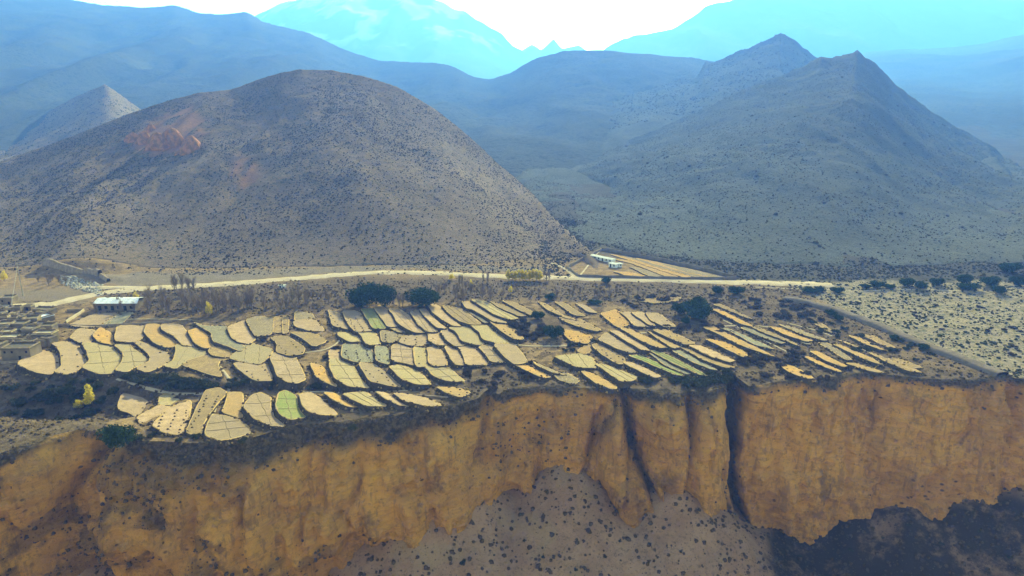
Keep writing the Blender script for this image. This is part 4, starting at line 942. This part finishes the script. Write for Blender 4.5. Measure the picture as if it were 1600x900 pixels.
put_list([(rr.uniform(475, 560), rr.uniform(468, 482)) for _ in range(11)], 'ba', 'bare_tree', 8, 7, 'small leafless tree {} from left, left of the big junipers', 'bare tree', 'bare trees behind the fields')
put_list([(rr.uniform(588, 645), rr.uniform(472, 480)) for _ in range(8)], 'ba', 'bare_tree', 8, 9, 'leafless tree {} from left between the big junipers', 'bare tree', 'bare trees behind the fields')
put_list([(rr.uniform(685, 790), rr.uniform(452, 474)) for _ in range(17)], 'ba', 'bare_tree', 8, 7.5, 'leafless tree {} from left, right of the big junipers', 'bare tree', 'bare trees behind the fields')
put_list([(718,448),(722,446),(755,441),(762,443),(850,438),(854,438),(858,438)], 'bs', 'bare_tree', 7, 6.5, 'slim bare tree {} from left along the road', 'bare tree', 'bare trees behind the fields')
put_list([(rr.uniform(795, 1010), rr.uniform(450, 466)) for _ in range(22)], 'bs', 'bare_tree', 9, 4, 'low leafless tree {} from left in hazy brush', 'bare tree', 'bare trees behind the fields')
put_list([(rr.uniform(60, 130), rr.uniform(436, 448)) for _ in range(7)], 'ba', 'bare_tree', 7, 5, 'low bare tree {} from left on the village mound', 'bare tree', 'bare trees behind the fields')
put_list([(rr.uniform(140, 225), rr.uniform(478, 490)) for _ in range(9)], 'bs', 'bare_tree', 8, 6, 'thin bare tree {} from left in front of the barn', 'bare tree', 'bare trees behind the fields')
# bushes, cluster by cluster
def inpoly(P, n):
    out = []; xs = [p[0] for p in P]; ys = [p[1] for p in P]
    while len(out) < n:
        a = rr.uniform(min(xs), max(xs)); b = rr.uniform(min(ys), max(ys)); ins = False
        for q in range(len(P)):
            (xa_, ya_), (xb_, yb_) = P[q], P[(q + 1) % len(P)]
            if (ya_ > b) != (yb_ > b) and a < (xb_ - xa_) * (b - ya_) / (yb_ - ya_) + xa_: ins = not ins
        if ins: out.append((a, b))
    return out
BUSH = [([(10,592),(130,590),(180,605),(170,640),(110,660),(20,650)], 40, 4.2, 3.6, 'dark leafless bush {} from left in the left ravine'),
 ([(190,588),(260,588),(330,600),(335,612),(300,615),(230,602)], 32, 4.4, 3.2, 'purple brown bush {} from left below the village row'),
 ([(345,588),(400,598),(470,600),(560,602),(560,609),(360,608)], 16, 3.0, 2.2, 'brown bush {} from left on the bank above the lowest row'),
 ([(795,505),(830,500),(858,512),(850,532),(800,528)], 20, 4.2, 3.6, 'grey brown bush {} from left on the knoll'),
 ([(1000,594),(1080,590),(1140,578),(1150,590),(1110,604),(1010,608)], 26, 3.6, 3.0, 'dark bush {} from left on the brink before the cleft'),
 ([(1085,505),(1130,505),(1130,530),(1080,528)], 8, 3.6, 2.6, 'dark bush {} from left below the broad terrace juniper'),
 ([(1030,510),(1080,512),(1080,520),(1020,520)], 7, 3.2, 2.6, 'dark bush {} from left in the hedge between strips'),
 ([(1150,556),(1190,545),(1240,545),(1262,562),(1240,575),(1160,575)], 22, 3.6, 2.8, 'dusty bush {} from left on the brink right of cleft'),
 ([(1180,580),(1300,585),(1330,590),(1200,596)], 10, 3.2, 2.4, 'low bush {} from left on the right cliff brink'),
 ([(735,566),(800,570),(850,588),(820,600),(770,612),(720,600)], 14, 3.2, 2.4, 'low bush {} from left around the brink gully'),
 ([(870,545),(940,530),(960,520),(950,528),(880,556)], 9, 2.6, 2.0, 'small bush {} from left along the terrace footpath'),
 ([(1250,500),(1400,520),(1480,560),(1400,575),(1300,540)], 26, 3.2, 2.2, 'scattered bush {} from left below the earth bank'),
 ([(1300,470),(1600,470),(1600,560),(1450,540)], 16, 2.6, 1.6, 'low bush {} from left on the pale scrubland'),
 ([(150,690),(200,672),(420,690),(700,640),(700,645),(400,700)], 8, 2.8, 2.0, 'bush {} from left on the lip under the lowest fields')]
SINGLE = [(412,532,5,4,'dark round bush beside the green striped field'),(525,545,5,3.4,'dark bush in the middle of the middle row'),(510,560,4.5,3.6,'dark bush between two small plots of the middle row'),(605,540,3,2,'small dark bush by the rough heap field'),(668,540,3.6,2.2,'low bush above the grid plot'),(700,560,3.5,2,'low bush under the middle plots'),(745,572,4,2.4,'bush below the green tinged middle plots'),(775,566,4,3,'bush at the lower left of the last middle plot'),(828,568,3.2,3,'bush at the tip of the last middle plot'),(990,512,4,3,'bush behind the strips right of the knoll'),(1235,535,4,3,'bush between the overgrown orange strips'),(1325,578,4,4.2,'grey round bush on the right brink'),(500,600,4,2.6,'brown bush above the bright green lowest field'),(275,622,3.4,1.8,'dark bush at the head of the lowest row')]
BUSH += [([(1100,462),(1250,470),(1290,500),(1230,505),(1130,480)], 30, 4.0, 2.8, 'dark bush {} from left in the brush behind overgrown strips'), ([(960,465),(1060,462),(1060,480),(980,482)], 16, 3.6, 2.4, 'dark bush {} from left in the brush behind the junipers')]
for P, n, w, h, f in BUSH:
    w *= 1.45; h *= 1.45; put_list(inpoly(P, n), random.choice(['bu', 'bu', 'bg']), 'bush', w, h, f, 'bush', 'bushes on the plateau', 2.4, .3)
for a, b, w, h, lb in SINGLE: put('bu', 'bush', a, b, w, h, lb, 'bush', 'bushes on the plateau', 2.4)
# bushes at the foot of the cliff
TAL = [(725,880,3.6,3),(1090,760,2.6,2.4),(820,845,2,2),(968,845,2.2,2),(770,868,2,1.6),(705,838,2,2),(1015,850,1.8,1.6),(850,870,2.4,2.2),(880,820,1.6,1.4),(1065,862,2.2,2.2),(1250,870,2.4,2),(1330,860,2.6,2.2),(1420,820,2.6,2.4),(1470,850,3,2.6),(1380,840,2.4,2),(1530,830,2.6,2),(1575,870,3,2.6),(660,880,2,1.8),(900,890,2,2),(945,870,1.8,1.5)]
for i, (a, b, w, h) in enumerate(sorted(TAL)):
    lo, hi = 150.0, float(rim0(0)) + 30
    for Y in np.arange(160, 270, .5):
        p = at_y(a, b, Y)
        if p[2] <= float(ground_bottom(np.array(p[0]), np.array(p[1]))): break
    t_ = put('bg', 'bush', 800, 520, w, h, f'dark bush on the scree at the cliff foot, {ordinal(i + 1)} from left', 'bush', 'bushes on the scree', 2.4); t_.location = (p[0], p[1], p[2] - .2)

# ------------------------------------------------------------------ village
def house(px, py, w, d, h, rz, label, roof=M_ROOF, wall=M_HOUSE, par=True, wood=True, name='mud_house', dz=0.0):
    g = ground(px, py); t_ = empty(name, (g.x, g.y + d / 2, g.z), rz)
    m = MB(); tp = .12; vs = [(-w/2-tp, -d/2-tp, -2.5), (w/2+tp, -d/2-tp, -2.5), (w/2+tp, d/2+tp, -2.5), (-w/2-tp, d/2+tp, -2.5), (-w/2, -d/2, h), (w/2, -d/2, h), (w/2, d/2, h), (-w/2, d/2, h)]
    m.add(vs, [(3, 2, 1, 0), (4, 5, 6, 7), (0, 1, 5, 4), (1, 2, 6, 5), (2, 3, 7, 6), (3, 0, 4, 7)]); m.build('wall', wall, t_)
    m = MB(); m.box(-w/2-.25, w/2+.25, -d/2-.25, d/2+.25, h + .003, h + .28, .03); rf = m.build('roof', roof, t_)
    if par:
        m = MB()
        for (a, b, c_, e) in ((-w/2, w/2, -d/2, -d/2+.35), (-w/2, w/2, d/2-.35, d/2), (-w/2, -w/2+.35, -d/2+.36, d/2-.36), (w/2-.35, w/2, -d/2+.36, d/2-.36)): m.box(a, b, c_, e, h + .285, h + .75, .04)
        m.build('parapet', M_WALL, rf)
    if wood:
        m = MB()
        for q in range(int(w * 2.2)):
            xx = -w/2 + .2 + q * (w - .4) / (w * 2.2); m.box(xx, xx + .35, d/2 - .75, d/2 - .38, h + .29, h + .9 + random.uniform(0, .35), .05)
        m.build('firewood', M_WOOD, rf)
    nwin = max(1, int(w / 3))
    for q in range(nwin):
        xx = -w/2 + (q + .5) * w / nwin
        if q == nwin // 2: m = MB(); m.box(xx - .5, xx + .5, -d/2 - .16, -d/2 + .1, 0, 2.0); m.build('door', M_DARK, t_)
        else:
            m = MB(); m.box(xx - .4, xx + .4, -d/2 - .14, -d/2 + .1, h - 1.7, h - .7); wv = m.build('window', M_DARK, t_); m = MB(); m.box(xx - .55, xx + .55, -d/2 - .26, -d/2 - .142, h - .69, h - .5); m.build('lintel', M_WOOD, wv)
    tag(t_, label, 'house', 'village houses'); return t_
HS = [(9,477,6.5,6,3.6,.1,'small pale house standing alone above the village'),(26,563,12,8,5.0,.05,'large mud house at the lower front of the village'),(45,532,5.5,5,5.2,-.1,'tall narrow mud house with a yellowish roof'),(67,537,8.5,5.5,4.4,.05,'wide mud house with cream roof beside the fields'),
 (71,521,6.5,5,3.2,.05,'mud house with pale roof at the village right end'),(11,541,9,6,3.6,.1,'mud house behind the large lower house, left'),(36,546,9.5,5,3.2,.02,'long low mud house above the large lower house'),(46,512,6,6,4.0,.3,'orange tinted mud house in the village middle'),(63,505,5.5,7,2.6,-.5,'small house with bright white tilted roof'),
 (24,519,8.5,6,3.6,.0,'dark walled mud house in the village middle'),(66,492,10,5,2.4,-.1,'long low house at the top of the village'),(4,521,6.5,6,4,.1,'mud house near the left edge, middle tier'),(8,530,5,5,3,.1,'little mud house squeezed between two larger ones'),
 (-22,560,10,8,5,.0,'mud house past the left edge, front'),(-30,528,9,7,4,.1,'mud house past the left edge, middle'),(-40,500,9,7,4,-.1,'mud house past the left edge, back'),(-70,545,9,8,5,.2,'mud house far past the left edge'),(30,501,6,4,2.2,.1,'low mud shed above the village middle')]
rv = random.Random(3); k_ = 0; SH = []
for yy in (489, 498, 507, 516, 525, 534, 543):
    for xx in range(-75, 84, 15):
        a_ = xx + rv.uniform(-5, 5); b_ = yy + rv.uniform(-3, 3)
        if a_ > 78 - max(0, 505 - yy) * 1.2 or rv.random() < .12: continue
        SH.append((a_, b_))
for k_, (a_, b_) in enumerate(sorted(SH)):
    house(a_, b_, rv.uniform(3.2, 5.6), rv.uniform(2.8, 4.5), rv.uniform(1.8, 3.6), rv.uniform(-.25, .25), f"small mud outbuilding crowded among the village houses, {ordinal(k_ + 1)} from left", wood=rv.random() < .6)
for a in HS: house(*a, roof=M_WHITE if 'white tilted' in a[6] else M_ROOF)
# barn
def barn():
    g = ground(176, 488); w, d, h = 20.5, 10, 4.2; t_ = empty('barn', (g.x, g.y + 8, g.z), .02)
    m = MB(); m.box(-w/2, w/2, -d/2, d/2, -2, h); m.build('wall', M_HOUSE, t_)
    m = MB(); e = .9; R = 1.3
    vs = [(-w/2-e, -d/2-e, h-.1), (w/2+e+1, -d/2-e, h-.1), (w/2+e-.6, 0, h + R), (-w/2-e-.4, 0, h + R), (-w/2-e, d/2+e, h-.1), (w/2+e, d/2+e, h-.1)]
    vs += [(x_, y_, z_ + .12) for x_, y_, z_ in vs]
    m.add(vs, [(3, 2, 1, 0), (4, 5, 2, 3), (6, 7, 8, 9), (9, 8, 11, 10), (0, 1, 7, 6), (5, 4, 10, 11), (1, 2, 8, 7), (2, 5, 11, 8), (3, 0, 6, 9), (4, 3, 9, 10)]); rf = m.build('roof', M_TIN, t_)
    m = MB()
    for q in range(9): xx = -w/2 - .2 + q * 2.5; m.add([(xx, -d/2-e-.02, h+.04), (xx+.12, -d/2-e-.02, h+.04), (xx+.12, -.02, h+R+.14), (xx, -.02, h+R+.14), (xx, -d/2-e-.02, h+.13), (xx+.12, -d/2-e-.02, h+.13), (xx+.12, -.02, h+R+.22), (xx, -.02, h+R+.22)], [(0,1,5,4),(4,5,6,7),(1,2,6,5),(3,0,4,7)])
    m.build('roof_seam', M_WHITE, rf)
    for q in range(6):
        xx = -w/2 + 1.2 + q * 3.3; m = MB(); m.box(xx, xx + 1.6, -d/2 - .06, -d/2 + .1, 1.0 if q % 2 else 0, 2.6); m.build('window' if q % 2 else 'door', M_DARK, t_)
    tag(t_, 'long barn with a bright white sheet roof above the village fields', 'barn')
barn()
def wall_line(name, pts, w, h, mat, label, cat, drop=1.2, j=.3, kindname=None, group=None):
    P = chaikin([ground(a, b) for a, b in pts], 2) if len(pts) > 2 else [np.array(ground(a, b)) for a, b in pts]
    D = []
    for a, b in zip(P[:-1], P[1:]):
        n = max(1, int(np.linalg.norm((b - a)[:2]) / 1.5)); D += [a + (b - a) * i / n for i in range(n)]
    D.append(P[-1]); D = np.array(D); O = D[0].copy(); T = np.gradient(D[:, :2], axis=0); T /= np.linalg.norm(T, axis=1)[:, None] + 1e-9; N = np.stack([-T[:, 1], T[:, 0]], -1)
    s_ = np.arange(len(D)); prof = [(-1, 0), (-.62, .8), (-.3, 1), (.3, 1), (.62, .8), (1, 0)]; V = np.zeros((len(D), 6, 3)); G = gz(D[:, 0], D[:, 1])
    for c_, (u, v) in enumerate(prof):
        V[:, c_, :2] = D[:, :2] + N * (u * w / 2 + j * .5 * (vn(s_ * .5, s_ * 0 + c_, 3) - .5))[:, None]
        V[:, c_, 2] = G + (v * h * (1 + j * (vn(s_ * .35, s_ * 0 + 7, 4) - .5)) if v else -drop)
    o = link(name, mesh_np(name, (V - O).reshape(-1, 3), grid_faces(len(D), 6)), mat, None, Vector(O)); tag(o, label, cat, group)
    return o
M_BANK2 = simple('brown_earth_bank', (.15, .115, .09), (.20, .155, .12), .4, 1.5, .4)
wall_line('earth_bank', [(1225,468),(1270,475),(1340,497),(1430,535),(1500,562),(1566,588)], 9, 1.7, M_BANK2, 'long straight dark earth bank running diagonally between terraces and scrubland', 'earth bank', j=.25)
W = [([(70,413),(100,420),(157,431)], 4, 3.5, M_WALL, 'pale topped earth wall on the mound behind the village'), ([(157,431),(170,440)], 3, 2, M_WALL, 'short wall stub at the end of the mound wall'),
 ([(103,505),(122,493),(131,486)], 1.0, 1.4, M_PATH, 'pale slanting garden wall right of the village'), ([(131,486),(105,487)], .9, 1.2, M_WALL, 'straight back wall of the village garden'),
 ([(84,508),(130,511),(190,509),(270,503)], 1.0, 1.0, M_WALL, 'low wall along the back of the upper fields'),
 ([(886,419),(905,433)], 1.2, 1.6, M_WALL, 'short left wall of the fenced compound'), ([(886,419),(940,391)], 1.2, 1.8, M_WALL, 'slanting left wall of the white building compound'),
 ([(940,391),(1010,403),(1080,418),(1150,436)], 1.4, 2.2, M_BANK2, 'long back wall of the white building compound'), ([(905,433),(980,435),(1060,437),(1150,437)], 1.2, 1.8, M_BANK2, 'long roadside wall of the white building compound'),
 ([(60,560),(45,566),(2,568)], .8, 1.2, M_WALL, 'low wall in front of the large lower house'), ([(505,626),(640,618),(700,622)], .8, .6, M_WALL, 'low stone kerb above the lowest field row')]
for p, w, h, mt, lb in W: wall_line('mud_wall', p, w, h, mt, lb, 'wall', group='mud walls')
# compound buildings and strips
M_SHED = simple('dusty_white_roof', (.56, .55, .50), (.42, .41, .37), .5, 1.5, .04)
def white_house(p0, p1, d, h, label):
    a = ground(*p0); b = ground(*p1); L_ = (b - a).length; rz = math.atan2(b.y - a.y, b.x - a.x); c_ = (a + b) / 2
    t_ = empty('white_building', (c_.x, c_.y, min(a.z, b.z)), rz)
    m = MB(); m.box(-L_/2, L_/2, 0, d, -1.5, h); m.build('wall', M_WHITE, t_); m = MB(); m.box(-L_/2-.5, L_/2+.5, -.6, d+.3, h+.003, h+.25); m.build('roof', M_SHED, t_)
    k = max(2, int(L_ / 3))
    for q in range(k):
        xx = -L_/2 + (q + .5) * L_ / k; m = MB(); m.box(xx-.55, xx+.55, -.06, .1, .9 if q % 3 else 0, 2.2); m.build('window' if q % 3 else 'door', M_DARK, t_)
    tag(t_, label, 'building', 'white compound buildings')
white_house((921,404), (956,411), 4, 2.3, 'long white building inside the walled compound'); white_house((951,417), (962,419), 4, 2.4, 'small white block at the end of the long building'); white_house((963,418), (972,417), 3.5, 2.0, 'small white annex rightmost in the walled compound')
white_house((436.5,449.2), (443,450), 2.2, 1.3, 'tiny white roofed shed on the slope just below the road')
ORG['Z'] = (0, 0)
strips = [((950,396),(1010,411),(1075,433)), ((968,399),(1035,415),(1098,433)), ((990,402),(1055,418),(1118,434)), ((1012,406),(1075,422),(1134,435)), ((955,404),(1000,412),(1052,433)), ((985,417),(1010,424),(1030,433)), ((960,424),(985,428),(1005,433))]
for i, (a, b, c_) in enumerate(strips):
    e = 2.0; pts = [(a[0], a[1]), (b[0] + 3, b[1] - e * .5), (c_[0] + 8, c_[1]), (c_[0] - 8, c_[1]), (b[0] - 5, b[1] + e)]
    o, cx = make_field('Z', 'Z', 'o' if i % 2 == 0 else 'r', '', .8, [(x_ / .15, y_ / .15) for x_, y_ in pts])
    tag(o, f"dry {'orange' if i % 2 == 0 else 'brown'} strip inside the walled compound, counted {ordinal(i + 1)}", 'field', 'strips in the compound')
# threshing ring, pole, stones
g = ground(42, 487); m = MB(); k = 20
vs = [(5.2 * math.cos(a * 6.283 / k), 4.2 * math.sin(a * 6.283 / k), 0.35) for a in range(k)] ; m.add(vs, [tuple(range(k))]); o = m.build('threshing_floor', MF['y'], None, g)
m = MB()
for a in range(k):
    t0, t1 = a * 6.283 / k, (a + 1) * 6.283 / k
    q = [(R_ * math.cos(t_), R_ * .82 * math.sin(t_), z_) for z_ in (-.6, .9) for R_, t_ in ((5.2, t0), (5.8, t0), (5.8, t1), (5.2, t1))]; m.add(q, [(0,1,5,4),(1,2,6,5),(2,3,7,6),(3,0,4,7),(4,5,6,7)])
m.build('ring_wall', M_WALL, o); tag(o, 'round yellow threshing floor ringed by a low wall above the houses', 'threshing floor')
g = ground(36, 462); p = empty('utility_pole', g); m = MB(); m.tube((0, 0, -.5), (0, 0, 19), .28, .16, 6); m.build('shaft', M_STONE, p); m = MB(); m.box(-.9, .9, -.08, .08, 17.8, 18.0); m.build('crossarm', M_WOOD, p); tag(p, 'tall slim pale pole rising above the village road', 'pole')
g2 = ground(15, 492); m = MB(); m.tube((0, 0, 0), tuple(Vector((g.x, g.y, g.z + 17)) - g2), .12, .10, 4); o = m.build('guy_wire', M_STONE, p, None); m_ = None
o.location = g2 - g
xs = RNG.uniform(95, 160, 900); ys = RNG.uniform(432, 462, 900); keep = (np.abs(ys - (436 + (xs - 95) * .28)) < 9); P3 = []
for a, b in zip(xs[keep], ys[keep]): P3.append(ground(a, b))
domes(np.array(P3), .3 + .8 * RNG.uniform(0, 1, len(P3)) ** 2, 'rubble', M_STONE, .9)
